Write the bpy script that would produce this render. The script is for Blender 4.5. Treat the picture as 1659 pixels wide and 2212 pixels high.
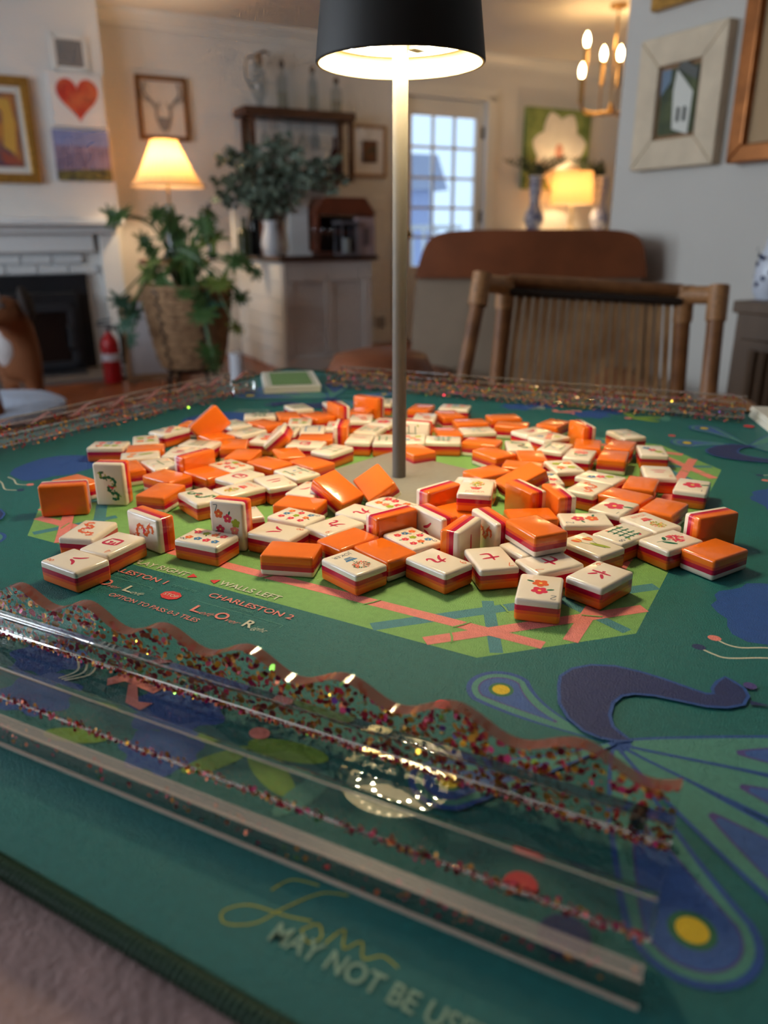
import bpy, bmesh, math, random
from mathutils import Vector, Matrix, Euler
from mathutils.geometry import tessellate_polygon

for _o in list(bpy.data.objects): bpy.data.objects.remove(_o)
scene = bpy.context.scene
col = scene.collection
R = math.radians

# ------------------------------------------------------------------ camera
U = 0.01067            # metres per table unit (a tile is 3 units long)
TZ = 0.76              # height of the mat's upper face
FPX, PITCH, ROLL, CH = 1660.0, 0.346699332, -0.00362155, 17.4577
CAMZ = TZ + CH * U
_fw = Vector((0, math.cos(PITCH), -math.sin(PITCH)))
_up = Vector((0, math.sin(PITCH), math.cos(PITCH)))
_rt = Vector((1, 0, 0))
_r2 = _rt * math.cos(ROLL) + _up * math.sin(ROLL)
_u2 = _up * math.cos(ROLL) - _rt * math.sin(ROLL)
cd = bpy.data.cameras.new('camera')
cam = bpy.data.objects.new('camera', cd); col.objects.link(cam)
cam.matrix_world = Matrix(((_r2.x, _u2.x, -_fw.x, 0), (_r2.y, _u2.y, -_fw.y, 0), (_r2.z, _u2.z, -_fw.z, CAMZ), (0, 0, 0, 1)))
cd.sensor_fit = 'VERTICAL'; cd.sensor_height = 36.0; cd.sensor_width = 27.0
cd.lens = 36.0 * FPX / 2212.0
cd.clip_start = 0.01
cd.dof.use_dof = True; cd.dof.focus_distance = 0.43; cd.dof.aperture_fstop = 7.0
scene.camera = cam

# ------------------------------------------------------------------ world, large lights, exposure
w = bpy.data.worlds.new('daylight'); scene.world = w; w.use_nodes = True
w.node_tree.nodes['Background'].inputs[0].default_value = (0.62, 0.80, 1.0, 1)
w.node_tree.nodes['Background'].inputs[1].default_value = 1.2
scene.view_settings.view_transform = 'Standard'
scene.view_settings.look = 'None'
scene.view_settings.exposure = 0.32
scene.view_settings.gamma = 1.0
scene.view_settings.use_curve_mapping = False
scene.cycles.max_bounces = 7; scene.cycles.diffuse_bounces = 3; scene.cycles.glossy_bounces = 3; scene.cycles.transmission_bounces = 6
scene.cycles.use_adaptive_sampling = True; scene.cycles.adaptive_threshold = 0.055; scene.cycles.adaptive_min_samples = 12
scene.cycles.transparent_max_bounces = 16

# daylight entering through the two windows of the left wall (lamps fill the openings)
RA = R(27.7)
E1 = Vector((math.cos(RA), math.sin(RA), 0)); E2 = Vector((-math.sin(RA), math.cos(RA), 0))
WO = Vector((-1.64, 6.40, 0)); CEIL = 2.44
WLX = -4.05                                     # left wall, in metres along the back wall
WINS = ((-5.5, -3.9), (-3.4, -1.9))            # window spans in front of the back wall
WZ0, WZ1 = .85, 2.15
DAY_W = 46.0
for _a, _b in WINS:
    _l = bpy.data.lights.new('window_daylight', 'AREA'); _l.shape = 'RECTANGLE'; _l.size = _b - _a; _l.size_y = WZ1 - WZ0
    _l.energy = DAY_W; _l.color = (.80, .90, 1.0)
    _o = bpy.data.objects.new('window_daylight', _l); col.objects.link(_o)
    _c = WO + E1 * (WLX - .05) + E2 * ((_a + _b) / 2); _c.z = (WZ0 + WZ1) / 2
    _o.matrix_world = Matrix.Translation(_c) @ Matrix(((E2.x, 0, -E1.x, 0), (E2.y, 0, -E1.y, 0), (0, 1, 0, 0), (0, 0, 0, 1)))

# ------------------------------------------------------------------ helpers
def at(px, py, Y):
    """point in the room seen at a photo position, Y metres in front of the camera"""
    d = _fw + _r2 * ((px - 829.5) / FPX) - _u2 * ((py - 1106) / FPX)
    return Vector((0, 0, CAMZ)) + d * (Y / d.y)
def ray(px, py):
    return _fw + _r2 * ((px - 829.5) / FPX) - _u2 * ((py - 1106) / FPX)
def T(x, y, z=0.0): return Vector((x * U, y * U, TZ + z * U))
def srgb(r, g, b):
    f = lambda c: (c / 12.92 if c <= .04045 else ((c + .055) / 1.055) ** 2.4)
    return (f(r / 255), f(g / 255), f(b / 255), 1.0)

MATS = {}
def mat(name, c, rough=.5, metal=0., noise=0., nscale=30., bump=0., bscale=200., emit=None, estr=0., spec=None, coat=0., sss=0., c2=None, sheen=0., stretch=None, trans=0., alpha=1.):
    if name in MATS: return MATS[name]
    m = bpy.data.materials.new(name); m.use_nodes = True
    nt = m.node_tree; b = nt.nodes['Principled BSDF']
    b.inputs['Base Color'].default_value = c
    b.inputs['Roughness'].default_value = rough; b.inputs['Metallic'].default_value = metal
    if spec is not None: b.inputs['Specular IOR Level'].default_value = spec
    if coat: b.inputs['Coat Weight'].default_value = coat; b.inputs['Coat Roughness'].default_value = .06
    if sheen: b.inputs['Sheen Weight'].default_value = sheen
    if trans: b.inputs['Transmission Weight'].default_value = trans
    if sss:
        b.inputs['Subsurface Weight'].default_value = sss
        b.inputs['Subsurface Radius'].default_value = (1.0, .5, .3); b.inputs['Subsurface Scale'].default_value = .003
    if emit is not None:
        b.inputs['Emission Color'].default_value = emit; b.inputs['Emission Strength'].default_value = estr
    tc = None
    if noise or bump or c2 is not None:
        tc = nt.nodes.new('ShaderNodeTexCoord'); src = tc.outputs['Object']
        if stretch:
            mp = nt.nodes.new('ShaderNodeMapping'); mp.inputs['Scale'].default_value = stretch
            nt.links.new(src, mp.inputs[0]); src = mp.outputs[0]
    if noise or c2 is not None:
        n = nt.nodes.new('ShaderNodeTexNoise'); n.inputs['Scale'].default_value = nscale; n.inputs['Detail'].default_value = 4
        nt.links.new(src, n.inputs['Vector'])
        mx = nt.nodes.new('ShaderNodeMix'); mx.data_type = 'RGBA'
        k = noise
        if c2 is None:
            lo = tuple(max(0, v * (1 - k)) for v in c[:3]) + (1,); hi = tuple(min(1, v * (1 + k)) for v in c[:3]) + (1,)
        else: lo, hi = c, c2
        mx.inputs[6].default_value = lo; mx.inputs[7].default_value = hi
        rp = nt.nodes.new('ShaderNodeMapRange'); rp.inputs[1].default_value = .35; rp.inputs[2].default_value = .65
        nt.links.new(n.outputs[0], rp.inputs[0]); nt.links.new(rp.outputs[0], mx.inputs[0])
        nt.links.new(mx.outputs[2], b.inputs['Base Color'])
    if bump:
        n2 = nt.nodes.new('ShaderNodeTexNoise'); n2.inputs['Scale'].default_value = bscale; n2.inputs['Detail'].default_value = 3
        nt.links.new(src, n2.inputs['Vector'])
        bp = nt.nodes.new('ShaderNodeBump'); bp.inputs['Strength'].default_value = bump; bp.inputs['Distance'].default_value = .001
        nt.links.new(n2.outputs[0], bp.inputs['Height']); nt.links.new(bp.outputs[0], b.inputs['Normal'])
    MATS[name] = m
    return m
def glass_mat(name, tint=(.97, .985, .98, 1), ior=1.49, rough=.01):
    """clear solid seen through without bending light: reflection by Fresnel over transparency"""
    if name in MATS: return MATS[name]
    m = bpy.data.materials.new(name); m.use_nodes = True; nt = m.node_tree; nt.nodes.clear()
    o = nt.nodes.new('ShaderNodeOutputMaterial'); mx = nt.nodes.new('ShaderNodeMixShader')
    t = nt.nodes.new('ShaderNodeBsdfTransparent'); t.inputs[0].default_value = tint
    g = nt.nodes.new('ShaderNodeBsdfGlossy'); g.inputs['Roughness'].default_value = rough
    f = nt.nodes.new('ShaderNodeFresnel'); f.inputs[0].default_value = ior
    geo = nt.nodes.new('ShaderNodeNewGeometry'); sub = nt.nodes.new('ShaderNodeMath'); sub.operation = 'SUBTRACT'; sub.inputs[0].default_value = 1.0
    mu = nt.nodes.new('ShaderNodeMath'); mu.operation = 'MULTIPLY'
    nt.links.new(geo.outputs['Backfacing'], sub.inputs[1]); nt.links.new(sub.outputs[0], mu.inputs[0]); nt.links.new(f.outputs[0], mu.inputs[1])
    nt.links.new(mu.outputs[0], mx.inputs[0]); nt.links.new(t.outputs[0], mx.inputs[1]); nt.links.new(g.outputs[0], mx.inputs[2])
    nt.links.new(mx.outputs[0], o.inputs[0]); MATS[name] = m
    return m
def emit_mat(name, c, s):
    if name in MATS: return MATS[name]
    m = bpy.data.materials.new(name); m.use_nodes = True; nt = m.node_tree; nt.nodes.clear()
    o = nt.nodes.new('ShaderNodeOutputMaterial'); e = nt.nodes.new('ShaderNodeEmission')
    e.inputs[0].default_value = c; e.inputs[1].default_value = s
    nt.links.new(e.outputs[0], o.inputs[0]); MATS[name] = m
    return m

class MB:
    """collects shapes, then links them as one mesh object"""
    def __init__(s): s.v = []; s.f = []; s.m = []
    def add(s, vs, fs, mi=0):
        k = len(s.v); s.v += [tuple(q) for q in vs]; s.f += [tuple(i + k for i in f) for f in fs]; s.m += [mi] * len(fs); return s
    def box(s, c, d, mi=0, rot=None, taper=1.0):
        c = Vector(c); vs = []
        for z in (-1, 1):
            k = taper if z > 0 else 1
            for x, y in ((-1, -1), (1, -1), (1, 1), (-1, 1)): vs.append(Vector((x * d[0] / 2 * k, y * d[1] / 2 * k, z * d[2] / 2)))
        if rot is not None: vs = [rot @ q for q in vs]
        return s.add([q + c for q in vs], [(3, 2, 1, 0), (4, 5, 6, 7), (0, 1, 5, 4), (1, 2, 6, 5), (2, 3, 7, 6), (3, 0, 4, 7)], mi)
    def lathe(s, prof, seg=24, c=(0, 0, 0), mi=0, axis=None, cap=True):
        c = Vector(c); vs = []; fs = []; n = len(prof)
        for r, z in prof:
            for i in range(seg):
                a = 2 * math.pi * i / seg; p = Vector((r * math.cos(a), r * math.sin(a), z))
                if axis is not None: p = axis @ p
                vs.append(p + c)
        for j in range(n - 1):
            for i in range(seg):
                i2 = (i + 1) % seg; fs.append((j * seg + i, j * seg + i2, (j + 1) * seg + i2, (j + 1) * seg + i))
        if cap and prof[0][0] > 1e-9: fs.append(tuple(reversed(range(seg))))
        if cap and prof[-1][0] > 1e-9: fs.append(tuple((n - 1) * seg + i for i in range(seg)))
        return s.add(vs, fs, mi)
    def tube(s, pts, rad, seg=8, mi=0, closed=False):
        pts = [Vector(p) for p in pts]; n = len(pts); vs = []; fs = []
        rads = rad if isinstance(rad, (list, tuple)) else [rad] * n
        prev = None
        for i, p in enumerate(pts):
            if closed: t = pts[(i + 1) % n] - pts[i - 1]
            else: t = pts[min(i + 1, n - 1)] - pts[max(i - 1, 0)]
            t.normalize()
            if prev is None:
                a = Vector((0, 0, 1)) if abs(t.z) < .9 else Vector((1, 0, 0)); x = t.cross(a).normalized()
            else:
                x = prev - t * prev.dot(t)
                if x.length < 1e-6: x = t.orthogonal()
                x.normalize()
            prev = x; y = t.cross(x)
            for k in range(seg):
                a = 2 * math.pi * k / seg; vs.append(p + (x * math.cos(a) + y * math.sin(a)) * rads[i])
        for i in range(n if closed else n - 1):
            j = (i + 1) % n
            for k in range(seg):
                k2 = (k + 1) % seg; fs.append((i * seg + k, i * seg + k2, j * seg + k2, j * seg + k))
        if not closed:
            fs.append(tuple(reversed(range(seg)))); fs.append(tuple((n - 1) * seg + k for k in range(seg)))
        return s.add(vs, fs, mi)
    def poly(s, pts, z=0., mi=0):
        vs = [Vector((p[0], p[1], z)) for p in pts]
        fs = []
        for t in tessellate_polygon([vs]):
            a, b, c_ = (vs[i] for i in t)
            if (b - a).cross(c_ - a).z < 0: t = (t[0], t[2], t[1])
            fs.append(tuple(t))
        return s.add(vs, fs, mi)
    def prism(s, pts, z0, z1, mi=0):
        n = len(pts); lo = [Vector((p[0], p[1], z0)) for p in pts]; hi = [Vector((p[0], p[1], z1)) for p in pts]
        tr = []
        for t in tessellate_polygon([hi]):
            a, b, c_ = (hi[i] for i in t)
            if (b - a).cross(c_ - a).z < 0: t = (t[0], t[2], t[1])
            tr.append(tuple(t))
        area = sum(pts[i][0] * pts[(i + 1) % n][1] - pts[(i + 1) % n][0] * pts[i][1] for i in range(n))
        fs = [tuple(i + n for i in t) for t in tr] + [tuple(reversed(t)) for t in tr]
        for i in range(n):
            j = (i + 1) % n
            fs.append((i, j, j + n, i + n) if area > 0 else (j, i, i + n, j + n))
        return s.add(lo + hi, fs, mi)
    def xform(s, M): s.v = [tuple(M @ Vector(q)) for q in s.v]; return s
    def mesh(s, name, mats, smooth=None, bevel=0., seg=2):
        me = bpy.data.meshes.new(name); me.from_pydata(s.v, [], s.f)
        mats = mats if isinstance(mats, (list, tuple)) else [mats]
        for m in mats: me.materials.append(m)
        if len(mats) > 1:
            for p, i in zip(me.polygons, s.m): p.material_index = i
        if bevel:
            b = bmesh.new(); b.from_mesh(me); bmesh.ops.remove_doubles(b, verts=b.verts, dist=1e-6)
            es = [e for e in b.edges if len(e.link_faces) == 2 and e.calc_face_angle(0) > .5]
            bmesh.ops.bevel(b, geom=es, offset=bevel, segments=seg, profile=.5, affect='EDGES', clamp_overlap=True)
            b.to_mesh(me); b.free()
        if smooth is not None:
            me.polygons.foreach_set('use_smooth', [True] * len(me.polygons))
            try: me.set_sharp_from_angle(angle=R(smooth))
            except Exception: pass
        me.update(); return me
    def build(s, name, mats, parent=None, smooth=None, bevel=0., seg=2):
        return obj(name, s.mesh(name, mats, smooth, bevel, seg), parent)
def obj(name, me, parent=None, M=None):
    o = bpy.data.objects.new(name, me); col.objects.link(o)
    if parent is not None: o.parent = parent
    if M is not None: o.matrix_local = M
    return o
def tag(o, label=None, cat=None, group=None, kind=None):
    if label: o['label'] = label
    if cat: o['category'] = cat
    if group: o['group'] = group
    if kind: o['kind'] = kind
    return o
def thing(name, label, cat, M, group=None):
    o = bpy.data.objects.new(name, None); col.objects.link(o); o.empty_display_size = .02
    o.matrix_world = M if isinstance(M, Matrix) else Matrix.Translation(M)
    return tag(o, label, cat, group)
def frame(loc, rz=0.): return Matrix.Translation(loc) @ Matrix.Rotation(rz, 4, 'Z')
TABLE = Matrix.Translation((0, 0, TZ)) @ Matrix.Diagonal((U, U, U, 1))
MATROT = R(-29.5)
MATF = TABLE @ Matrix.Translation((1.13, 54.8, 0)) @ Matrix.Rotation(MATROT, 4, 'Z')   # mat frame u, v
def text_mesh(s, w=None, h=None, bold=0., shear=0.):
    """flat lettering: cap height 1 unless w / h given"""
    c = bpy.data.curves.new('txt', 'FONT'); c.body = s; c.size = 1.0; c.offset = bold; c.shear = shear; c.resolution_u = 4
    o = bpy.data.objects.new('txt', c); col.objects.link(o)
    dg = bpy.context.evaluated_depsgraph_get()
    me = bpy.data.meshes.new_from_object(o.evaluated_get(dg))
    bpy.data.objects.remove(o); bpy.data.curves.remove(c)
    vs = [v.co.copy() for v in me.vertices]
    x0, x1 = min(v.x for v in vs), max(v.x for v in vs); y1 = max(v.y for v in vs)
    hh = h or 1.0; ky = hh / .73; kx = (w / (x1 - x0)) if w else ky
    for v in me.vertices: v.co = ((v.co.x - x0) * kx, v.co.y * ky, 0)
    me.materials.clear()
    return me
def stroke(mb, pts, wd, z=0., mi=0):
    """flat ribbon with varying width"""
    n = len(pts); wd = wd if isinstance(wd, (list, tuple)) else [wd] * n; L = []; Rr = []
    for i in range(n):
        a = Vector(pts[max(i - 1, 0)]); b = Vector(pts[min(i + 1, n - 1)]); t = (b - a)
        if t.length < 1e-9: t = Vector((1, 0))
        t.normalize(); nx = Vector((-t.y, t.x)); p = Vector(pts[i])
        L.append(p + nx * wd[i] / 2); Rr.append(p - nx * wd[i] / 2)
    k = [(*q, z) for q in L] + [(*q, z) for q in Rr]
    mb.add(k, [(n + i, n + i + 1, i + 1, i) for i in range(n - 1)], mi)
def smoothpts(pts, n=6):
    out = []
    P = [Vector(p) for p in pts]
    for i in range(len(P) - 1):
        p0, p1, p2, p3 = P[max(i - 1, 0)], P[i], P[i + 1], P[min(i + 2, len(P) - 1)]
        for k in range(n):
            t = k / n
            out.append(.5 * (2 * p1 + (p2 - p0) * t + (2 * p0 - 5 * p1 + 4 * p2 - p3) * t * t + (3 * p1 - p0 - 3 * p2 + p3) * t ** 3))
    out.append(P[-1]); return out
def disc(cx, cy, rx, ry=None, n=20, rot=0.):
    ry = ry or rx; c, s = math.cos(rot), math.sin(rot); o = []
    for i in range(n):
        a = 2 * math.pi * i / n; x, y = rx * math.cos(a), ry * math.sin(a); o.append((cx + c * x - s * y, cy + s * x + c * y))
    return o
# ------------------------------------------------------------------ room shell
def wframe(d=0.): return frame(WO - E2 * d, RA)
def onwall(px, py, d=0.):
    """wall coordinates (along, height) of a photo position on the plane d metres in front of the back wall"""
    r = ray(px, py); o = Vector((0, 0, CAMZ)); n = E2
    t = ((WO - E2 * d) - o).dot(n) / r.dot(n); p = o + r * t
    return (p - WO).dot(E1), p.z
M_wall = mat('wall paint', srgb(226, 224, 220), .6, noise=.02, nscale=3)
M_ceil = mat('ceiling paint', srgb(232, 226, 218), .7)
M_trim = mat('white trim paint', srgb(232, 231, 226), .4)
M_floor = mat('oak floor', srgb(150, 84, 44), .35, c2=srgb(112, 58, 28), nscale=6, stretch=(1, 14, 1))
def struct(mb, name, m, **k): return tag(mb.build(name, m, **k), kind='structure')
b = MB(); b.box((0, -4.3, -.037), (11, 9.6, .05)); b.xform(frame(WO, RA)); f_ = struct(b, 'floor', M_floor)
tag(f_, 'brown oak floor')
pk = MB().box((0, 0, 0), (2.19, .196, .012)).mesh('plank', M_floor, bevel=.002, seg=1)
for k_ in range(48):
    for j_ in range(5): obj('plank', pk, f_, frame(WO, RA) @ Matrix.Translation((-4.4 + 2.2 * j_ + (.7 * k_) % 2.2 - 1.1, -9.0 + .2 * k_, -.006)))
b = MB(); b.box((0, -4.3, CEIL + .05), (11, 9.6, .1)); b.xform(frame(WO, RA)); struct(b, 'ceiling', M_ceil)
dl, _ = onwall(872, 350); dr, _ = onwall(1047, 350); _, dtop = onwall(960, 212)
W4 = wframe()
b = MB()
b.box(((-4.5 + dl) / 2, .08, CEIL / 2), (dl + 4.5, .16, CEIL)); b.box(((dr + 5) / 2, .08, CEIL / 2), (5 - dr, .16, CEIL))
b.box(((dl + dr) / 2, .08, (CEIL + dtop) / 2), (dr - dl, .16, CEIL - dtop))
b.xform(W4); struct(b, 'wall_back', M_wall)
b = MB(); b.prism([(0, 0), (-.09, 0), (-.085, -.02), (-.03, -.07), (-.02, -.1), (0, -.1)], -4.4, 4.9)
b.xform(W4 @ Matrix.Translation((0, 0, CEIL)) @ Matrix(((0, 0, 1, 0), (1, 0, 0, 0), (0, 1, 0, 0), (0, 0, 0, 1))))
struct(b, 'trim_1', M_trim)
b = MB(); b.box(((dr + 5) / 2, -.01, .07), (5 - dr - .2, .02, .14)); b.box(((-.6 + dl) / 2, -.01, .07), (dl + .5, .02, .14)); b.xform(W4); struct(b, 'baseboard_back', M_trim)
# walls beside and behind the viewer close the room; the left one has two windows
FY = -8.8
b = MB(); ys = [FY] + [q for p in WINS for q in p] + [0.]
for k in range(0, len(ys), 2): b.box((WLX - .08, (ys[k] + ys[k + 1]) / 2, CEIL / 2), (.16, ys[k + 1] - ys[k], CEIL))
for a_, b_ in WINS: b.box((WLX - .08, (a_ + b_) / 2, WZ0 / 2), (.16, b_ - a_, WZ0)); b.box((WLX - .08, (a_ + b_) / 2, (WZ1 + CEIL) / 2), (.16, b_ - a_, CEIL - WZ1))
b.xform(W4); struct(b, 'wall_left', M_wall)
for k, (a_, b_) in enumerate(WINS):
    wn = tag(thing('window_%d' % (k + 1), 'white window in the left wall', None, W4), kind='structure')
    for y_ in (a_ + .03, (a_ + b_) / 2, b_ - .03): MB().box((WLX + .005, y_, (WZ0 + WZ1) / 2), (.05, .06, WZ1 - WZ0)).build('window_frame', M_trim, wn)
    for z_ in (WZ0 + .03, (WZ0 + WZ1) / 2, WZ1 - .03): MB().box((WLX + .005, (a_ + b_) / 2, z_), (.05, b_ - a_, .06)).build('window_frame', M_trim, wn)
b = MB(); b.box(((WLX + 5) / 2, FY - .08, CEIL / 2), (5 - WLX, .16, CEIL)); b.xform(W4); struct(b, 'wall_front', mat('darkened wall paint', srgb(132, 122, 112), .6, noise=.02, nscale=3))  # out of view; colour darkened to cut fill light on the tile sides
b = MB(); b.box((5.0, FY / 2, CEIL / 2), (.16, -FY, CEIL)); b.xform(W4); struct(b, 'wall_dining', M_wall)
# right wall: runs away from the viewer, ends at an outer corner
QW = at(1450, 250, 2.8); QW.z = 0
r_ = ray(1339, 250); t_ = (QW - Vector((0, 0, 0))).dot(E1) / Vector((r_.x, r_.y, 0)).dot(E1)
cs = (Vector((r_.x * t_, r_.y * t_, 0)) - QW).dot(E2)
RW = Matrix((( -E2.x, E1.x, 0, QW.x), (-E2.y, E1.y, 0, QW.y), (0, 0, 1, 0), (0, 0, 0, 1)))    # local x toward viewer, y into the wall
b = MB(); b.box(((5.3 - cs) / 2, .07, CEIL / 2), (5.3 + cs, .14, CEIL)); b.xform(RW)
struct(b, 'wall_right', mat('grey wall paint', srgb(198, 194, 186), .6, noise=.02, nscale=3))
def onright(px, py, d=0.):
    r = ray(px, py); o = Vector((0, 0, CAMZ)); t = ((QW - E1 * d) - o).dot(E1) / r.dot(E1); p = o + r * t
    return -(p - QW).dot(E2), p.z
# chimney breast
cr, _ = onwall(217, 100, .25)
b = MB(); b.box(((cr - 4.05) / 2, -.125, CEIL / 2), (cr + 4.05, .25, CEIL)); b.xform(W4); struct(b, 'wall_chimney_breast', M_wall)

# glazed back door
D = tag(thing('door_1', 'white back door with divided glass panes and brass knob', None, W4), kind='structure')
dm = (dl + dr) / 2; dw = dr - dl
b = MB()
for x in (dl - .05, dr + .05): b.box((x, -.015, dtop / 2), (.1, .03, dtop + .1))
b.box((dm, -.015, dtop + .05), (dw + .2, .03, .1)); b.build('door_casing', M_trim, D, bevel=.004)
gl, gt = onwall(895, 245); gr, gb = onwall(1026, 512); gl2 = gl; gb -= .25
b = MB()
b.box(((dl + gl) / 2 + .0, .06, dtop / 2), (gl - dl, .045, dtop)); b.box(((dr + gr) / 2, .06, dtop / 2), (dr - gr, .045, dtop))
b.box(((gl + gr) / 2, .06, (dtop + gt) / 2), (gr - gl, .045, dtop - gt)); b.box(((gl + gr) / 2, .06, gb / 2), (gr - gl, .045, gb)); b.build('door_leaf', M_trim, D, bevel=.004)
M_pane = glass_mat('window glass', (.93, .96, 1, 1), 1.45)
nx, nz = 3, 5
for i in range(1, nx):
    x = gl + (gr - gl) * i / nx; MB().box((x, .06, (gt + gb) / 2), (.022, .03, gt - gb)).build('muntin', M_trim, D)
for j in range(1, nz):
    z = gb + (gt - gb) * j / nz; MB().box(((gl + gr) / 2, .06, z), (gr - gl, .03, .022)).build('muntin', M_trim, D)
pm = MB().box((0, 0, 0), ((gr - gl) / nx - .02, .004, (gt - gb) / nz - .02)).mesh('pane', M_pane)
for i in range(nx):
    for j in range(nz):
        obj('pane', pm, D, Matrix.Translation((gl + (gr - gl) * (i + .5) / nx, .06, gb + (gt - gb) * (j + .5) / nz)))
b = MB(); kx = dl + .07; b.lathe([(0, 0), (.028, .005), (.03, .03), (.012, .05), (.01, .07)], 16, (kx, .03, .95), axis=Matrix.Rotation(R(90), 3, 'X')); b.build('knob', mat('brass', srgb(178, 140, 70), .3, 1), D, smooth=40)
for z in (.3, 1.1, dtop - .25): MB().box((dr - .005, .03, z), (.03, .02, .1)).build('hinge', mat('dark bronze', srgb(70, 55, 40), .4, .8), D)
# porch beyond the door
P = thing('porch_railing', 'white porch railing seen outside through the door glass', 'railing', W4)
for i in range(14): MB().box((dl - .6 + i * .16, 1.6, .55), (.03, .03, .9)).build('baluster', M_trim, P)
MB().box((dl + .45, 1.6, 1.02), (2.4, .07, .05)).build('rail', M_trim, P)
MB().box((dl + .45, 1.6, .12), (2.4, .05, .05)).build('rail', M_trim, P)
MB().box((dl + .45, 1.0, -.06), (2.6, 1.5, .1)).build('deck', mat('grey deck boards', srgb(130, 130, 140), .7), P)
P = thing('neighbour_house', 'grey-blue house with white window outside beyond the porch', 'house', W4)
MB().box((dr + .9, 5.6, .8), (3.0, 1.5, 1.6)).build('wall', mat('blue grey siding', srgb(150, 158, 186), .8), P)
MB().prism([(-1.7, 0), (1.7, 0), (1.5, .5), (-1.5, .5)], -.85, .85).xform(Matrix.Translation((dr + .9, 5.6, 1.6)) @ Matrix.Rotation(R(90), 4, 'X')).build('roof', mat('grey shingles', srgb(150, 154, 170), .8), P)
MB().box((dr + .2, 4.83, 1.0), (.5, .05, .6)).build('window', M_trim, P)

# ------------------------------------------------------------------ things on the back wall and chimney breast
def picture(name, label, cat, M, x0, x1, z0, z1, fw, fd, fm, inner=None, name2='canvas', cm=None):
    """local frame: x along, z up, -y out of the wall; returns thing and the centre"""
    t = thing(name, label, cat, M @ Matrix.Translation(((x0 + x1) / 2, 0, (z0 + z1) / 2)))
    w_, h_ = x1 - x0, z1 - z0
    if fw:
        A, B_ = w_ / 2, h_ / 2
        for nm, q in (('frame_side', [(-A, -B_), (-A + fw, -B_ + fw), (-A + fw, B_ - fw), (-A, B_)]), ('frame_side', [(A, -B_), (A, B_), (A - fw, B_ - fw), (A - fw, -B_ + fw)]), ('frame_rail', [(-A, -B_), (A, -B_), (A - fw, -B_ + fw), (-A + fw, -B_ + fw)]), ('frame_rail', [(-A, B_), (-A + fw, B_ - fw), (A - fw, B_ - fw), (A, B_)])):
            MB().prism(q, 0, fd).xform(Matrix(((1, 0, 0, 0), (0, 0, -1, 0), (0, 1, 0, 0), (0, 0, 0, 1)))).build(nm, fm, t, bevel=min(.006, fw * .1))
        MB().box((0, -fd * .3, 0), (w_ - 2 * fw, fd * .4, h_ - 2 * fw)).build(name2, cm, t)
    else:
        MB().box((0, -fd / 2, 0), (w_, fd, h_)).build(name2, cm, t, bevel=.003)
    return t, w_, h_
def flat(parent, name, pts, m, y):
    """a painted shape on a picture: pts in x,z"""
    mb = MB(); mb.poly(pts); mb.xform(Matrix(((1, 0, 0, 0), (0, 0, -1, y), (0, 1, 0, 0), (0, 0, 0, 1)))); return mb.build(name, m, parent)
def rect(px0, py0, px1, py1, d, f=onwall):
    pm_ = (px0 + px1) / 2; py_ = (py0 + py1) / 2
    return f(px0, py_, d)[0], f(px1, py_, d)[0], f(pm_, py1, d)[1], f(pm_, py0, d)[1]
CB = wframe(.25)
M_gold = mat('gilt frame', srgb(176, 132, 62), .35, .6, noise=.2, nscale=40)
M_bronze = mat('bronze frame', srgb(138, 98, 56), .35, .5)
x0, x1, z0, z1 = rect(-95, 163, 74, 395, .25)
t, w_, h_ = picture('framed_painting', 'gold-framed abstract figure painting at far left above the mantel', 'painting', CB, x0, x1, z0, z1, .06, .05, M_gold, cm=mat('pale mat board', srgb(225, 222, 215), .7))
flat(t, 'painting', [(-w_ / 2 + .1, -h_ / 2 + .1), (w_ / 2 - .1, -h_ / 2 + .1), (w_ / 2 - .1, h_ / 2 - .1), (-w_ / 2 + .1, h_ / 2 - .1)], mat('abstract paint', srgb(60, 50, 90), .5, c2=srgb(200, 130, 50), nscale=6), -.037)
flat(t, 'painted_arc', [(.0, .2), (.1, .18), (.12, .05), (.1, -.15), (.03, -.1), (.05, .1)], mat('paint ochre', srgb(205, 160, 70), .5), -.039)
flat(t, 'painted_patch', [(.0, -.12), (.1, -.17), (.14, -.2), (.02, -.21)], mat('paint rust', srgb(160, 80, 60), .5), -.039)
x0, x1, z0, z1 = rect(107, 160, 222, 276, .25)
M_canvas = mat('primed canvas', srgb(226, 226, 226), .7)
t, w_, h_ = picture('heart_canvas', 'white canvas painted with a big red heart', 'painting', CB, x0, x1, z0, z1, 0, .04, None, cm=M_canvas, name2='canvas')
hp = []
for i in range(40):
    a = 2 * math.pi * i / 40; hp.append((.0112 * w_ * 2.3 * 16 * math.sin(a) ** 3 / 1.0 * .95 + .005, .0112 * h_ * 2.5 * (13 * math.cos(a) - 5 * math.cos(2 * a) - 2 * math.cos(3 * a) - math.cos(4 * a)) + .02))
flat(t, 'painted_heart', hp, mat('heart paint', srgb(196, 52, 42), .5, c2=srgb(208, 110, 70), nscale=9), -.042)
x0, x1, z0, z1 = rect(118, 283, 236, 391, .25)
t, w_, h_ = picture('field_canvas', 'small canvas of lavender flowers under blue sky below the heart', 'painting', CB, x0, x1, z0, z1, 0, .04, None, cm=mat('lavender paint', srgb(105, 85, 110), .6, c2=srgb(150, 140, 170), nscale=22, stretch=(3, 1, .5)))
flat(t, 'painted_sky', [(-w_ / 2, .06), (w_ / 2, .06), (w_ / 2, h_ / 2), (-w_ / 2, h_ / 2)], mat('sky paint', srgb(128, 140, 190), .6, noise=.1, nscale=12), -.041)
flat(t, 'painted_grass', [(-w_ / 2, -h_ / 2), (w_ / 2, -h_ / 2), (w_ / 2, -h_ / 2 + .08), (-w_ / 2, -h_ / 2 + .06)], mat('grass paint', srgb(70, 70, 50), .6, c2=srgb(130, 120, 60), nscale=30), -.041)
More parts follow.
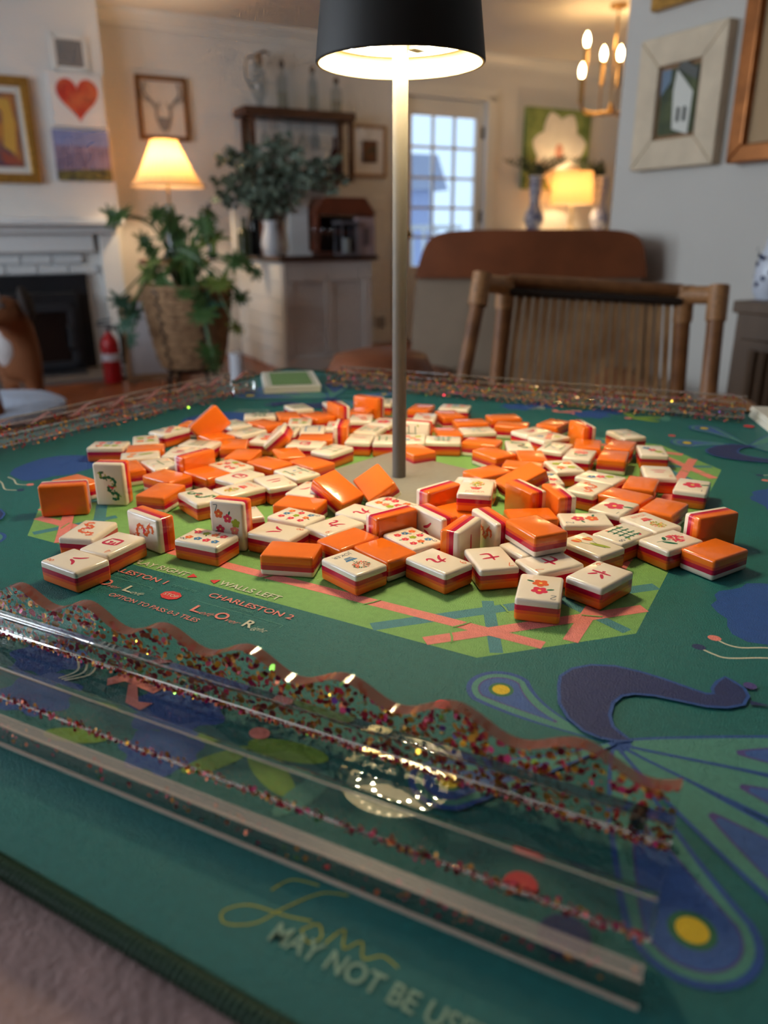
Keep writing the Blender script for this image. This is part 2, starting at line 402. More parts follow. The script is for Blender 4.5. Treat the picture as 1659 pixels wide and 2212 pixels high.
x0, x1, z0, z1 = rect(115, 81, 183, 150, .25)
V = thing('air_vent', 'square grey louvred vent grille high above the heart canvas', 'vent', CB @ Matrix.Translation(((x0 + x1) / 2, 0, (z0 + z1) / 2)))
w_, h_ = x1 - x0, z1 - z0
M_vent = mat('grey grille', srgb(150, 148, 146), .5)
for sx in (-1, 1): MB().box((sx * (w_ / 2), -.008, 0), (.03, .016, h_ + .03)).build('frame', M_trim, V)
for sz in (-1, 1): MB().box((0, -.008, sz * h_ / 2), (w_, .016, .03)).build('frame', M_trim, V)
lm = MB().box((0, 0, 0), (w_ - .03, .004, .018), rot=Matrix.Rotation(R(40), 3, 'X')).mesh('louvre', M_vent)
MB().box((0, -.002, 0), (w_ - .02, .004, h_ - .02)).build('backing', mat('dark duct', srgb(60, 60, 62), .8), V)
for i in range(14): obj('louvre', lm, V, Matrix.Translation((0, -.011, -h_ / 2 + .03 + i * (h_ - .05) / 13.5)))
x0, x1, z0, z1 = rect(295, 166, 404, 304, 0)
t, w_, h_ = picture('antler_picture', 'bronze-framed pencil drawing of deer antlers above the pleated lamp', 'picture', W4, x0, x1, z0, z1, .03, .04, M_bronze, cm=mat('cream paper', srgb(222, 214, 204), .8))
mb = MB()
for s in (-1, 1):
    stroke(mb, smoothpts([(s * .02, -.14), (s * .05, -.06), (s * .05, .0), (s * .09, .05), (s * .13, .1), (s * .12, .17)]), .018)
    stroke(mb, smoothpts([(s * .09, .05), (s * .14, .06), (s * .16, .13)]), .012)
    stroke(mb, [(s * .05, 0), (s * .02, .04)], .01)
mb.poly([(-.05, -.06), (.05, -.06), (.03, -.12), (0, -.17), (-.03, -.12)])
mb.xform(Matrix(((1, 0, 0, 0), (0, 0, -1, -.03), (0, 1, 0, 0), (0, 0, 0, 1)))); mb.build('antler_drawing', mat('graphite', srgb(150, 145, 142), .8), t)
x0, x1, z0, z1 = rect(757, 270, 832, 383, 0)
t, w_, h_ = picture('framed_print', 'small wood-framed print with wide white mat beside the wall shelf', 'picture', W4, x0, x1, z0, z1, .025, .03, mat('light wood frame', srgb(170, 135, 100), .5), cm=mat('white mat board', srgb(228, 224, 220), .8))
flat(t, 'print', [(-w_ * .2, -h_ * .22), (w_ * .22, -h_ * .22), (w_ * .22, h_ * .2), (-w_ * .2, h_ * .2)], mat('brown print', srgb(120, 70, 45), .6, c2=srgb(60, 55, 40), nscale=20), -.026)
x0, x1, z0, z1 = rect(1128, 236, 1265, 410, 0)
t, w_, h_ = picture('magnolia_painting', 'square canvas of a large white magnolia bloom on green', 'painting', W4, x0, x1, z0, z1, 0, .05, None, cm=mat('green leaf paint', srgb(96, 120, 60), .6, c2=srgb(150, 165, 95), nscale=8))
M_pet = mat('white petal paint', srgb(238, 232, 220), .6, noise=.05, nscale=10)
for a, l in ((15, .34), (65, .36), (110, .36), (165, .33), (215, .33), (265, .36), (320, .35)):
    pts = []
    for k in range(17):
        q = k / 16; ww = .13 * math.sin(math.pi * q) ** .7
        pts.append((q * l, ww))
    for k in range(16, -1, -1):
        q = k / 16; ww = .13 * math.sin(math.pi * q) ** .7; pts.append((q * l, -ww))
    c_, s_ = math.cos(R(a)), math.sin(R(a))
    flat(t, 'painted_petal', [(c_ * x - s_ * y + .01, s_ * x + c_ * y - .02) for x, y in pts[1:-1]], M_pet, -.052 - a * 1e-5)
flat(t, 'painted_heart_of_flower', disc(.01, -.02, .05, .07), mat('rose paint', srgb(205, 150, 130), .6), -.057)
# switch and low vent
s_, z_ = onwall(820, 436); t = thing('light_switch', 'white double light switch plate left of the lamp pole', 'switch', W4 @ Matrix.Translation((s_, 0, z_)))
MB().box((0, -.004, 0), (.12, .008, .12)).build('plate', M_trim, t, bevel=.002)
for x in (-.025, .025): MB().box((x, -.012, 0), (.012, .014, .03)).build('toggle', M_trim, t)
s_, z_ = onwall(821, 697); t = thing('low_vent', 'small grey vent grille low on the wall behind the bar', 'vent', W4 @ Matrix.Translation((s_, 0, z_)))
MB().box((0, -.006, 0), (.14, .012, .15)).build('frame', M_trim, t)
for i in range(6): MB().box((0, -.014, -.045 + i * .018), (.1, .006, .011)).build('louvre', M_vent, t)

# ------------------------------------------------------------------ fireplace
mr, _ = onwall(272, 600, .3)
FP = thing('fireplace_surround', 'white painted brick fireplace surround with mantel shelf', 'fireplace', wframe(.25))
_, mz = onwall(100, 472, .38)
fr, ft = onwall(186, 592, .3)
M_white = mat('white painted wood', srgb(226, 229, 230), .45)
MB().box(((mr - 3.9) / 2, -.12, mz - .02), (mr + 3.9, .24, .045)).build('mantel_shelf', M_white, FP, bevel=.008)
MB().box(((mr - 3.9) / 2 - .02, -.07, mz - .07), (mr + 3.86, .14, .06)).build('cornice', M_white, FP, bevel=.015)
MB().box((mr - .09, -.04, mz / 2 - .05), (.14, .08, mz - .1)).build('pilaster', M_white, FP, bevel=.006)
MB().box(((mr - 3.9) / 2 - .1, -.04, mz - .16), (mr + 3.7, .08, .12)).build('frieze', M_white, FP, bevel=.006)
# brick face, one object per brick
M_brick = mat('white painted brick', srgb(214, 219, 222), .55, noise=.03, nscale=20)
MB().box(((mr - 4.0) / 2 - .16, -.005, ft / 2 + mz / 2 - .11), (mr + 3.6, .01, mz - ft - .22)).build('mortar', M_brick, FP)
bmh = MB().box((0, 0, 0), (.196, .03, .06)).mesh('brick', M_brick, bevel=.006, seg=1)
row = 0; z_ = ft + .035
while z_ < mz - .24:
    x_ = mr - .28 - (.1 if row % 2 else 0)
    while x_ > mr - 1.6: obj('brick', bmh, FP, Matrix.Translation((x_, -.02, z_))); x_ -= .205
    z_ += .069; row += 1
z_ = .035
while z_ < ft:
    x_ = mr - .26
    while x_ > fr + .09: obj('brick', bmh, FP, Matrix.Translation((x_, -.02, z_))); x_ -= .205
    z_ += .069
ST = thing('wood_stove', 'black cast-iron wood stove insert set in the fireplace', 'stove', wframe(.25))
M_iron = mat('black iron', srgb(24, 26, 32), .5, .3, noise=.2, nscale=8)
MB().box((fr - .75, -.02, ft / 2), (1.5, .07, ft)).build('surround_panel', M_iron, ST, bevel=.004)
sx1, sz1 = onwall(150, 664, .45); sx0, sz0 = onwall(20, 795, .45)
MB().box(((sx0 + sx1) / 2, -.12, (sz0 + sz1) / 2 + .02), (sx1 - sx0 + .12, .2, sz1 - sz0 + .16)).build('firebox', M_iron, ST, bevel=.01)
M_iron2 = mat('dark grey iron', srgb(44, 46, 52), .45, .4)
for zz in (sz0, sz1): MB().box(((sx0 + sx1) / 2, -.235, zz), (sx1 - sx0, .03, .05)).build('door_rail', M_iron2, ST, bevel=.006)
for xx in (sx0, sx1): MB().box((xx, -.235, (sz0 + sz1) / 2), (.05, .03, sz1 - sz0)).build('door_stile', M_iron2, ST, bevel=.006)
MB().box(((sx0 + sx1) / 2, -.225, (sz0 + sz1) / 2), (sx1 - sx0 - .04, .01, sz1 - sz0 - .04)).build('door_glass', mat('sooty glass', srgb(20, 18, 18), .12), ST)
MB().box(((sx0 + sx1) / 2, -.27, sz0 - .06), (sx1 - sx0 + .1, .12, .04)).build('ash_ledge', M_iron2, ST, bevel=.006)
MB().tube([(sx1 - .03, -.25, (sz0 + sz1) / 2 - .08), (sx1 - .03, -.3, (sz0 + sz1) / 2 - .06), (sx1 - .03, -.3, (sz0 + sz1) / 2 + .06), (sx1 - .03, -.25, (sz0 + sz1) / 2 + .08)], .012).build('handle', M_iron2, ST, smooth=40)
b = MB(); b.box(((mr - 3.9) / 2, -.55, .01), (mr + 3.9, .6, .02)); b.xform(W4); struct(b, 'trim_2', mat('grey hearth slate', srgb(96, 88, 84), .6, noise=.1, nscale=6))
# fire extinguisher
p = at(246, 822, 5.25); p.z = 0
t = thing('fire_extinguisher', 'red fire extinguisher standing beside the fireplace', 'extinguisher', frame(p))
M_red = mat('red enamel', srgb(176, 20, 28), .3)
MB().lathe([(0, 0), (.055, 0), (.06, .02), (.06, .26), (.045, .3), (.022, .325), (.02, .34), (0, .34)], 20).build('cylinder', M_red, t, smooth=40)
M_blk = mat('black plastic', srgb(20, 20, 22), .4)
MB().lathe([(0, .34), (.018, .34), (.018, .375), (0, .375)], 12).build('valve', mat('steel', srgb(160, 160, 165), .3, 1), t)
MB().box((-.02, 0, .385), (.1, .02, .012)).build('lever', M_blk, t); MB().box((-.02, 0, .41), (.1, .02, .012), rot=Matrix.Rotation(R(-12), 3, 'Y')).build('handle', M_blk, t)
MB().tube([(.015, 0, .365), (.06, 0, .36), (.085, 0, .3), (.08, 0, .12)], .012).build('hose', M_blk, t, smooth=40)
MB().lathe([(.0605, .15), (.0612, .15), (.0612, .2), (.0605, .2)], 20).build('label_band', mat('paper label', srgb(215, 215, 225), .6), t)

# ------------------------------------------------------------------ side table, pleated lamp
M_oakd = mat('stained wood', srgb(110, 72, 46), .45, noise=.2, nscale=12, stretch=(1, 1, .2))
lp = at(377, 560, 5.75)
t = thing('side_table', 'small round side table behind the leafy plant', 'table', frame((lp.x, lp.y, 0)))
MB().lathe([(0, lp.z - .03), (.24, lp.z - .03), (.25, lp.z - .015), (.24, lp.z), (0, lp.z)], 28).build('top', M_oakd, t, smooth=30)
MB().lathe([(.03, .03), (.045, .2), (.03, .35), (.03, lp.z - .03)], 14).build('column', M_oakd, t, smooth=40)
MB().lathe([(0, 0), (.17, 0), (.16, .03), (.03, .05), (0, .05)], 20).build('foot', M_oakd, t, smooth=40)
t = thing('pleated_lamp', 'table lamp with glowing cream pleated shade behind the leafy plant', 'lamp', frame(lp))
zs0 = at(377, 402, 5.75).z - lp.z; zs1 = at(377, 303, 5.75).z - lp.z
MB().lathe([(0, 0), (.07, 0), (.075, .02), (.05, .1), (.055, .25), (.045, zs0 - .2), (.03, zs0 - .12), (0, zs0 - .12)], 18).build('base', mat('smoky glass', srgb(70, 82, 84), .1, coat=.6), t, smooth=45)
MB().tube([(0, 0, zs0 - .13), (0, 0, zs1 + .02)], .008).build('stem', mat('brass', srgb(178, 140, 70), .3, 1), t)
m = bpy.data.materials.new('pleated shade'); m.use_nodes = True; nt = m.node_tree; nt.nodes.clear()
o_ = nt.nodes.new('ShaderNodeOutputMaterial'); ms = nt.nodes.new('ShaderNodeMixShader'); ms.inputs[0].default_value = .42
df = nt.nodes.new('ShaderNodeBsdfDiffuse'); df.inputs[0].default_value = srgb(240, 222, 190); tr = nt.nodes.new('ShaderNodeBsdfTranslucent'); tr.inputs[0].default_value = srgb(232, 178, 112)
nt.links.new(df.outputs[0], ms.inputs[1]); nt.links.new(tr.outputs[0], ms.inputs[2]); nt.links.new(ms.outputs[0], o_.inputs[0]); MATS['shade'] = m
def shade(parent, r0, r1, z0, z1, pleat=0., n=72, name='shade', pw=1.0):
    vs = []; fs = []
    for j in range(9):
        q = j / 8; r = r0 + (r1 - r0) * (q ** pw)
        for i in range(n):
            a = 2 * math.pi * i / n; rr = r * (1 + (pleat if i % 2 else -pleat)); vs.append((rr * math.cos(a), rr * math.sin(a), z0 + (z1 - z0) * q))
    for j in range(8):
        for i in range(n): i2 = (i + 1) % n; fs.append((j * n + i, j * n + i2, (j + 1) * n + i2, (j + 1) * n + i))
    return MB().add(vs, fs).build(name, MATS['shade'], parent, smooth=25)
shade(t, .245, .085, zs0, zs1, .02, pw=.75)
MB().tube([(.25 * math.cos(a * math.pi / 20), .25 * math.sin(a * math.pi / 20), zs0) for a in range(40)], .006, 6, closed=True).build('shade_trim', mat('tan trim', srgb(170, 130, 90), .6), t)
def bulb(parent, z, e, r=.028, c=(1, .62, .28, 1)):
    return MB().lathe([(0, -r), (r * .7, -r * .7), (r, 0), (r * .7, r * .7), (0, r)], 12, (0, 0, z)).build('bulb', emit_mat('bulb %g' % e, c, e), parent, smooth=60)
bulb(t, (zs0 + zs1) / 2, 190, .045, (1, .72, .44, 1))

# ------------------------------------------------------------------ leafy plant in basket
pb = at(417, 800, 4.95); PY = 4.95
t = thing('plant_stand', 'low black metal stand under the woven basket', 'stand', frame((pb.x, pb.y, 0)))
M_bm = mat('black metal', srgb(30, 30, 32), .4, .6)
sz_ = at(417, 790, 4.95).z
for a in (45, 135, 225, 315): MB().tube([(.15 * math.cos(R(a)), .15 * math.sin(R(a)), sz_), (.19 * math.cos(R(a)), .19 * math.sin(R(a)), 0)], .012).build('leg', M_bm, t)
MB().tube([(.16 * math.cos(a * math.pi / 12), .16 * math.sin(a * math.pi / 12), sz_ - .01) for a in range(24)], .012, 6, closed=True).build('ring', M_bm, t)
hb = at(417, 612, 4.95).z - sz_
t = thing('woven_basket', 'large tan woven basket with black stitching holding the leafy plant', 'basket', frame((pb.x, pb.y, sz_)))
M_wick = mat('woven seagrass', srgb(168, 132, 96), .8, c2=srgb(120, 90, 62), nscale=25)
for k in range(14):   # coils, each a ring of its own
    q = k / 13; r_k = .18 + .085 * q ** .7
    MB().tube([(r_k * math.cos(a * math.pi / 16), r_k * math.sin(a * math.pi / 16), .02 + (hb - .04) * q) for a in range(32)], hb / 26, 6, closed=True).build('coil', M_wick, t, smooth=60)
for a in range(0, 360, 20):
    pts = [((.195 + .085 * (k / 12) ** .7) * math.cos(R(a + (8 if k % 2 else 0))), (.195 + .085 * (k / 12) ** .7) * math.sin(R(a + (8 if k % 2 else 0))), .02 + (hb - .04) * k / 12) for k in range(13)]
    if a % 60 == 0: MB().tube(pts, .008, 5).build('black_stitch', M_blk, t)
MB().lathe([(0, hb - .06), (.24, hb - .06)], 24).build('soil', mat('soil', srgb(40, 30, 24), .9), t)
t = thing('leafy_plant', 'large split-leaf philodendron spilling over the woven basket', 'plant', frame((pb.x, pb.y, sz_ + hb - .06)))
rnd = random.Random(4)
M_leaf = [mat('green leaf', srgb(74, 108, 50), .45, c2=srgb(46, 82, 40), nscale=14), mat('olive leaf', srgb(124, 136, 58), .45, c2=srgb(78, 104, 44), nscale=14), mat('blue green leaf', srgb(56, 98, 78), .5, c2=srgb(44, 80, 62), nscale=14)]
def lobed():
    pts = []
    for i in range(72):
        a = 2 * math.pi * i / 72 - math.pi / 2
        r = .5 * (1 - .25 * math.sin(a)) * (.72 + .28 * math.cos(9 * (a + math.pi / 2)))
        if abs(i - 0) < 2 or i > 70: r *= .3
        pts.append((r * math.cos(a), r * math.sin(a) + .25))
    return pts
LM = []
for mm in M_leaf:
    mb = MB(); mb.poly(lobed()); mb.v = [(x, y, -.25 * x * x - .2 * (y - .2) ** 2) for x, y, z in mb.v]; LM.append(mb.mesh('leaf', mm))
leaves = [(250, 466, 60, 0), (232, 468, 40, 0), (345, 505, 52, 0), (302, 522, 40, 0), (385, 485, 55, 0), (425, 492, 55, 0), (456, 468, 40, 0), (336, 545, 34, 0), (308, 590, 50, 1), (330, 575, 55, 1), (360, 598, 50, 0), (400, 560, 50, 0), (432, 545, 55, 1), (470, 520, 55, 1), (495, 565, 50, 0), (440, 605, 60, 1), (525, 572, 45, 0), (410, 600, 50, 0), (380, 580, 45, 1), (470, 600, 55, 1), (457, 645, 60, 2), (440, 668, 60, 0), (262, 640, 48, 2), (280, 662, 50, 2), (272, 690, 48, 2), (285, 722, 46, 2), (452, 748, 50, 0), (462, 775, 46, 0), (520, 632, 40, 0), (505, 700, 40, 1), (350, 470, 42, 0), (400, 515, 50, 0), (480, 635, 45, 0), (425, 640, 40, 0), (398, 625, 40, 0), (545, 590, 34, 0)]
for i, (px, py, sz, k) in enumerate(leaves):
    Y = PY - .12 + rnd.uniform(-.12, .22) - (.12 if py > 620 else 0)
    p = at(px, py, Y) - Vector((pb.x, pb.y, sz_ + hb - .06)); s_ = sz * 1.25 * Y / 1660
    e = Euler((R(rnd.uniform(40, 80)), R(rnd.uniform(-25, 25)), R(rnd.uniform(-50, 50))))
    obj('leaf', LM[k], t, Matrix.Translation(p) @ e.to_matrix().to_4x4() @ Matrix.Rotation(R(rnd.uniform(-110, 110)) if py < 600 else R(180 + rnd.uniform(-40, 40)), 4, 'Z') @ Matrix.Diagonal((s_, s_, s_, 1)))
    mid = Vector((p.x * .4, p.y * .4, max(p.z * .6, .05) + .12)); MB().tube(smoothpts([Vector((0, 0, -.02)), mid, p], 5), .006, 5).build('stem', M_leaf[0], t)
t = thing('leaning_frame', 'pale wood frame leaning behind the fire extinguisher', 'frame', frame((at(330, 810, 5.36).x, 5.36, 0), RA))
for x in (-.16, .16): MB().box((x, 0, .28), (.03, .02, .56), rot=Matrix.Rotation(R(-8), 3, 'X')).build('frame_side', mat('light wood frame', 0), t)
for z in (.03, .54): MB().box((0, -.035 + z * .14, z), (.3, .02, .03)).build('frame_rail', MATS['light wood frame'], t)
MB().box((0, .005, .28), (.3, .008, .5), rot=Matrix.Rotation(R(-8), 3, 'X')).build('panel', mat('grey panel', srgb(190, 190, 195), .5), t)
p = at(512, 830, 4.9); p.z = 0
t = thing('white_canister', 'tall plain white cylinder on the floor beside the basket', 'canister', frame((at(512, 800, 4.6).x, 4.6, 0)))
hc = at(512, 762, 4.6).z
MB().lathe([(0, 0), (.04, 0), (.042, .01), (.042, hc), (.036, hc), (.034, .02), (0, .02)], 20).build('body', mat('white glaze', srgb(215, 222, 232), .3), t, smooth=40)
MB().lathe([(.042, hc - .012), (.0445, hc - .006), (.042, hc)], 20).build('rim', MATS['white glaze'], t)

# ------------------------------------------------------------------ bar peninsula, shelf, bottles
BC = Vector((-.70, 5.62, 0))
zt = at(700, 553, 5.8).z
t = thing('bar_cabinet', 'white panelled bar cabinet with dark wood top projecting from the wall', 'cabinet', frame(BC, RA))
bl = .68
MB().box((bl / 2, .5, zt / 2 - .02), (bl, 1.0, zt - .04)).build('body', M_white, t)
MB().box((bl / 2, .48, zt - .015), (bl + .08, 1.08, .03)).build('top', mat('dark walnut top', srgb(62, 40, 30), .35, noise=.2, nscale=10, stretch=(.3, 2, 1)), t, bevel=.004)
M_bead = mat('taupe white panel', srgb(214, 208, 202), .5)
MB().box((bl / 2, -.012, zt - .1), (bl, .024, .14)).build('panel_rail', M_bead, t); MB().box((bl / 2, -.012, .05), (bl, .024, .1)).build('panel_rail', M_bead, t)
for x in (.03, bl / 2, bl - .03): MB().box((x, -.012, zt / 2 - .02), (.06, .024, zt - .28)).build('panel_stile', M_bead, t)
for k in range(2): MB().box((bl * (.25 + .5 * k), -.002, zt / 2 - .02), (bl / 2 - .06, .008, zt - .28)).build('panel', M_bead, t)
for k in range(6): MB().box((-.006, .5, .07 + k * (zt - .06) / 6), (.012, 1.0, (zt - .06) / 6 - .008)).build('shiplap_board', M_white, t)
def onbar(px, py, Y):   # stand on the bar top at photo column px
    p = at(px, py, Y); p.z = zt; return p
def bottle(name, label, p, h, r, m, cap=None, group=None, stop=None):
    t = thing(name, label, 'bottle', frame(p), group)
    MB().lathe([(0, 0), (r, 0), (r, h * .55), (r * .85, h * .65), (r * .35, h * .75), (r * .35, h * .95), (r * .42, h * .96), (r * .42, h), (0, h)], 18).build('body', m, t, smooth=40)
    if cap: MB().lathe([(0, h), (r * .5, h), (r * .5, h * 1.12), (0, h * 1.14)], 12).build('stopper', cap, t, smooth=40)
    return t
M_clear = glass_mat('clear glass', (.80, .83, .84, 1), 1.6)
M_black = mat('black bottle glass', srgb(16, 18, 22), .08)
M_dglass = mat('dark olive glass', srgb(52, 62, 40), .08)
t = thing('white_pillar', 'white square pillar standing on the bar top', 'pillar', frame(onbar(640, 545, 6.0), RA))
hp_ = at(640, 398, 6.0).z - zt
MB().box((0, 0, hp_ / 2), (.15, .15, hp_)).build('shaft', M_white, t, bevel=.006); MB().box((0, 0, hp_ - .015), (.18, .18, .03)).build('cap', M_white, t); MB().box((0, 0, .015), (.18, .18, .03)).build('plinth', M_white, t)
t = thing('white_column', 'narrow white upright post at the left end of the bar top', 'pillar', frame(onbar(515, 545, 6.25), RA))
hq = at(515, 425, 6.25).z - zt
MB().box((0, 0, hq / 2), (.07, .07, hq)).build('shaft', M_white, t, bevel=.004); MB().box((0, 0, hq - .01), (.09, .09, .02)).build('cap', M_white, t)
M_maho = mat('red brown wood', srgb(112, 58, 38), .4, noise=.15, nscale=10)
def hutch(px0, px1, py, Y, label):
    p = onbar((px0 + px1) / 2, 545, Y); ww = (px1 - px0) / 1660 * Y * .95; h = at(px0, py, Y).z - zt
    t = thing('wooden_hutch', label, 'cabinet', frame(p, RA))
    for x in (-ww / 2 + .012, ww / 2 - .012): MB().box((x, 0, h * .38), (.024, .22, h * .76)).build('side', M_maho, t)
    MB().prism([(-ww / 2 - .02, h * .7), (ww / 2 + .02, h * .7), (ww / 2 - .07, h), (-ww / 2 + .07, h)], -.12, .12).xform(Matrix.Rotation(R(90), 4, 'X')).build('sloped_top', M_maho, t)
    MB().box((0, 0, .012), (ww, .22, .024)).build('floor_board', M_maho, t); MB().box((0, 0, h * .4), (ww - .05, .2, .015)).build('shelf', M_maho, t)
    MB().box((0, .1, h * .35), (ww - .05, .01, h * .68)).build('back', mat('dark interior', srgb(44, 34, 34), .7), t)
    return t
hutch(668, 800, 428, 6.1, 'reddish wood hutch with sloped top on the bar top')
hutch(556, 606, 428, 6.35, 'narrow reddish wood cabinet behind the black bottle on bar')
bottle('wine_bottle', 'tall black wine bottle on the bar top', onbar(552, 545, 5.95), at(552, 418, 5.95).z - zt, .045, M_black)
bottle('green_bottle', 'squat olive green bottle on the bar top', onbar(530, 545, 5.85), .26, .05, M_dglass)
bottle('dark_bottle', 'slim dark bottle standing right of the pleated lamp', at(460, 560, 5.6), .36, .03, M_black)
t = thing('photo_box', 'pale grey boxed picture at right end of bar top', 'box', frame(onbar(788, 548, 5.95), RA))
MB().box((0, 0, .13), (.14, .06, .26)).build('box', mat('mauve grey card', srgb(170, 150, 152), .6), t); MB().box((0, -.033, .13), (.05, .006, .12)).build('picture', mat('dim print', srgb(110, 96, 100), .6), t)
t = thing('glass_lantern', 'clear glass lantern box in front of the reddish hutch', 'lantern', frame(onbar(748, 548, 5.85), RA))
for x, y in ((-.06, -.06), (.06, -.06), (.06, .06), (-.06, .06)): MB().box((x, y, .11), (.012, .012, .22)).build('post', mat('pewter', srgb(150, 152, 165), .35, .7), t)
MB().box((0, 0, .225), (.15, .15, .02)).build('lid', MATS['pewter'], t); MB().box((0, 0, .008), (.14, .14, .016)).build('base', MATS['pewter'], t)
MB().box((0, -.06, .11), (.11, .004, .2)).build('pane', M_clear, t); MB().lathe([(0, 0), (.03, 0), (.03, .1), (0, .1)], 12, (0, 0, .02)).build('candle', M_canvas, t)
for k, px in enumerate((682, 701, 720)):
    p = onbar(px, 548, 5.78 + .05 * (k % 2)); t = thing('wine_glass', '%s clear stemmed glass on the bar top' % ['leftmost', 'middle', 'rightmost'][k], 'glass', frame(p), 'stemmed glasses on the bar')
    MB().lathe([(.028, 0), (.026, .004), (.005, .008), (.005, .08), (.024, .11), (.03, .15), (.027, .19)], 18, cap=False).build('bowl', M_clear, t, smooth=50)
    MB().lathe([(0, 0), (.029, 0), (.029, .003), (0, .003)], 16).build('foot', M_clear, t)
# wall shelf
x0, x1, z0, z1 = rect(520, 240, 755, 392, .15)
t = thing('wall_shelf', 'dark wooden two-tier wall shelf with hanging glasses', 'shelf', wframe(0))
M_shelf = mat('dark stained wood', srgb(86, 56, 40), .5, noise=.25, nscale=14, stretch=(.3, 1, 1))
MB().box(((x0 + x1) / 2, -.14, z1 - .03), (x1 - x0, .28, .06)).build('top_board', M_shelf, t, bevel=.006)
MB().box(((x0 + x1) / 2 + .03, -.14, z0 + .02), (x1 - x0 - .1, .26, .04)).build('lower_board', M_shelf, t, bevel=.004)
for x in (x0 + .07, x1 - .03): MB().box((x, -.24, (z0 + z1) / 2), (.035, .03, z1 - z0)).build('upright', M_shelf, t); MB().box((x, -.03, (z0 + z1) / 2), (.035, .03, z1 - z0)).build('upright', M_shelf, t)
for k in range(5):
    xx = x0 + .2 + k * (x1 - x0 - .5) / 4
    g = thing('hanging_glass', 'stemmed glass hanging upside down, %s from left under shelf' % ['first', 'second', 'third', 'fourth', 'fifth', 'sixth'][k], 'glass', wframe(0) @ Matrix.Translation((xx, -.14, z1 - .06)), 'glasses hanging under the wall shelf')
    MB().lathe([(.033, -.004), (.005, -.01), (.005, -.09), (.03, -.12), (.037, -.17), (.033, -.2)], 16, cap=False).build('bowl', M_clear, g, smooth=50); MB().lathe([(0, -.004), (.034, -.004), (.034, 0), (0, 0)], 14).build('foot', M_clear, g)
bottle('dark_red_bottle', 'dark red bottle inside right end of wall shelf', wframe(0) @ Vector((x1 - .12, -.12, z0 + .04)), .3, .04, mat('dark red glass', srgb(60, 18, 16), .1))
M_silver = mat('tarnished silver', srgb(150, 140, 128), .2, .9)
zt2 = z1
def onshelf(px): s_, _ = onwall(px, 240, .14); return wframe(0) @ Vector((s_, -.14, zt2))
t = thing('ewer', 'tall silver-mounted glass claret jug, leftmost on wall shelf', 'jug', frame(onshelf(563), RA))
MB().lathe([(.05, 0), (.04, .015), (.02, .04), (.055, .1), (.065, .17), (.05, .25), (.03, .3)], 20).build('body', M_clear, t, smooth=50)
MB().lathe([(.031, .29), (.034, .33), (.028, .37), (.0, .375)], 16).build('neck', M_silver, t, smooth=50)
MB().tube([(.0, 0, .37), (.05, 0, .39), (.09, 0, .38)], .01).build('spout', M_silver, t, smooth=40); MB().tube(smoothpts([(-.03, 0, .35), (-.09, 0, .33), (-.1, 0, .22), (-.06, 0, .13)]), .007).build('handle', M_silver, t, smooth=40)
for px, h, r, lab in ((612, .36, .045, 'square clear decanter, second on wall shelf top'), (677, .34, .04, 'tall clear decanter with pointed stopper, third on shelf top'), (727, .27, .045, 'squat clear decanter, rightmost on wall shelf top')):
    t = thing('decanter', lab, 'decanter', frame(onshelf(px), RA), 'decanters on the wall shelf')
    MB().lathe([(0, 0), (r, 0), (r, h * .62), (r * .5, h * .72), (r * .4, h * .8), (r * .6, h * .82)], 6 if px == 612 else 18).build('body', M_clear, t, smooth=45)
    MB().lathe([(0, h * .8), (r * .4, h * .82), (r * .6, h * .9), (0, h)], 10).build('stopper', M_silver, t, smooth=45)
    MB().lathe([(0, .012), (r * .9, .012), (r * .9, h * .35), (0, h * .35)], 14).build('liquor', glass_mat('pale spirit', (.88, .86, .8, 1), 1.33), t)
# trailing eucalyptus
p = onbar(592, 545, 5.98); t = thing('eucalyptus', 'grey-green eucalyptus branches spreading in front of the wall shelf', 'plant', frame(p))
M_euc = mat('eucalyptus leaf', srgb(122, 138, 122), .6, c2=srgb(84, 102, 84), nscale=6)
rnd = random.Random(9); lv = MB()
tips = [(475, 345), (480, 395), (470, 430), (500, 330), (520, 365), (540, 320), (500, 440), (560, 340), (590, 310), (610, 295), (635, 320), (640, 360), (680, 350), (700, 370), (725, 350), (735, 385), (690, 400), (655, 395), (720, 410), (560, 400), (600, 380), (540, 430), (580, 420), (625, 400), (515, 405)]
root = Vector((0, -.1, .28))
for k, (px, py) in enumerate(tips):
    q = at(px, py, 5.95 + rnd.uniform(-.12, .1)) - p; pts = smoothpts([root + Vector((rnd.uniform(-.03, .03), 0, -.2)), root + (q - root) * .5 + Vector((0, 0, .1)), q], 7)
    MB().tube(pts, .005, 5).build('branch', mat('twig', srgb(84, 70, 54), .8), t)
    for j, pp in enumerate(pts[4:]):
        for s in (-1, 1, 0):
            c = pp + Vector((s * .035 + rnd.uniform(-.02, .02), rnd.uniform(-.03, .03), rnd.uniform(-.03, .03)))
            e = Euler((R(rnd.uniform(30, 120)), R(rnd.uniform(-40, 40)), R(rnd.uniform(0, 360)))).to_matrix(); rr = rnd.uniform(.022, .036)
            vs = [c + e @ Vector((rr * math.cos(a * math.pi / 4), rr * .7 * math.sin(a * math.pi / 4), .006 * (a % 2))) for a in range(8)]; lv.add(vs, [tuple(range(8))])
tag(lv.build('foliage', M_euc, t), kind='stuff')
MB().lathe([(0, .0), (.06, 0), (.08, .08), (.05, .2), (.06, .24)], 18, (0, -.1, 0), cap=False).build('vase', mat('white glaze', 0), t, smooth=45)
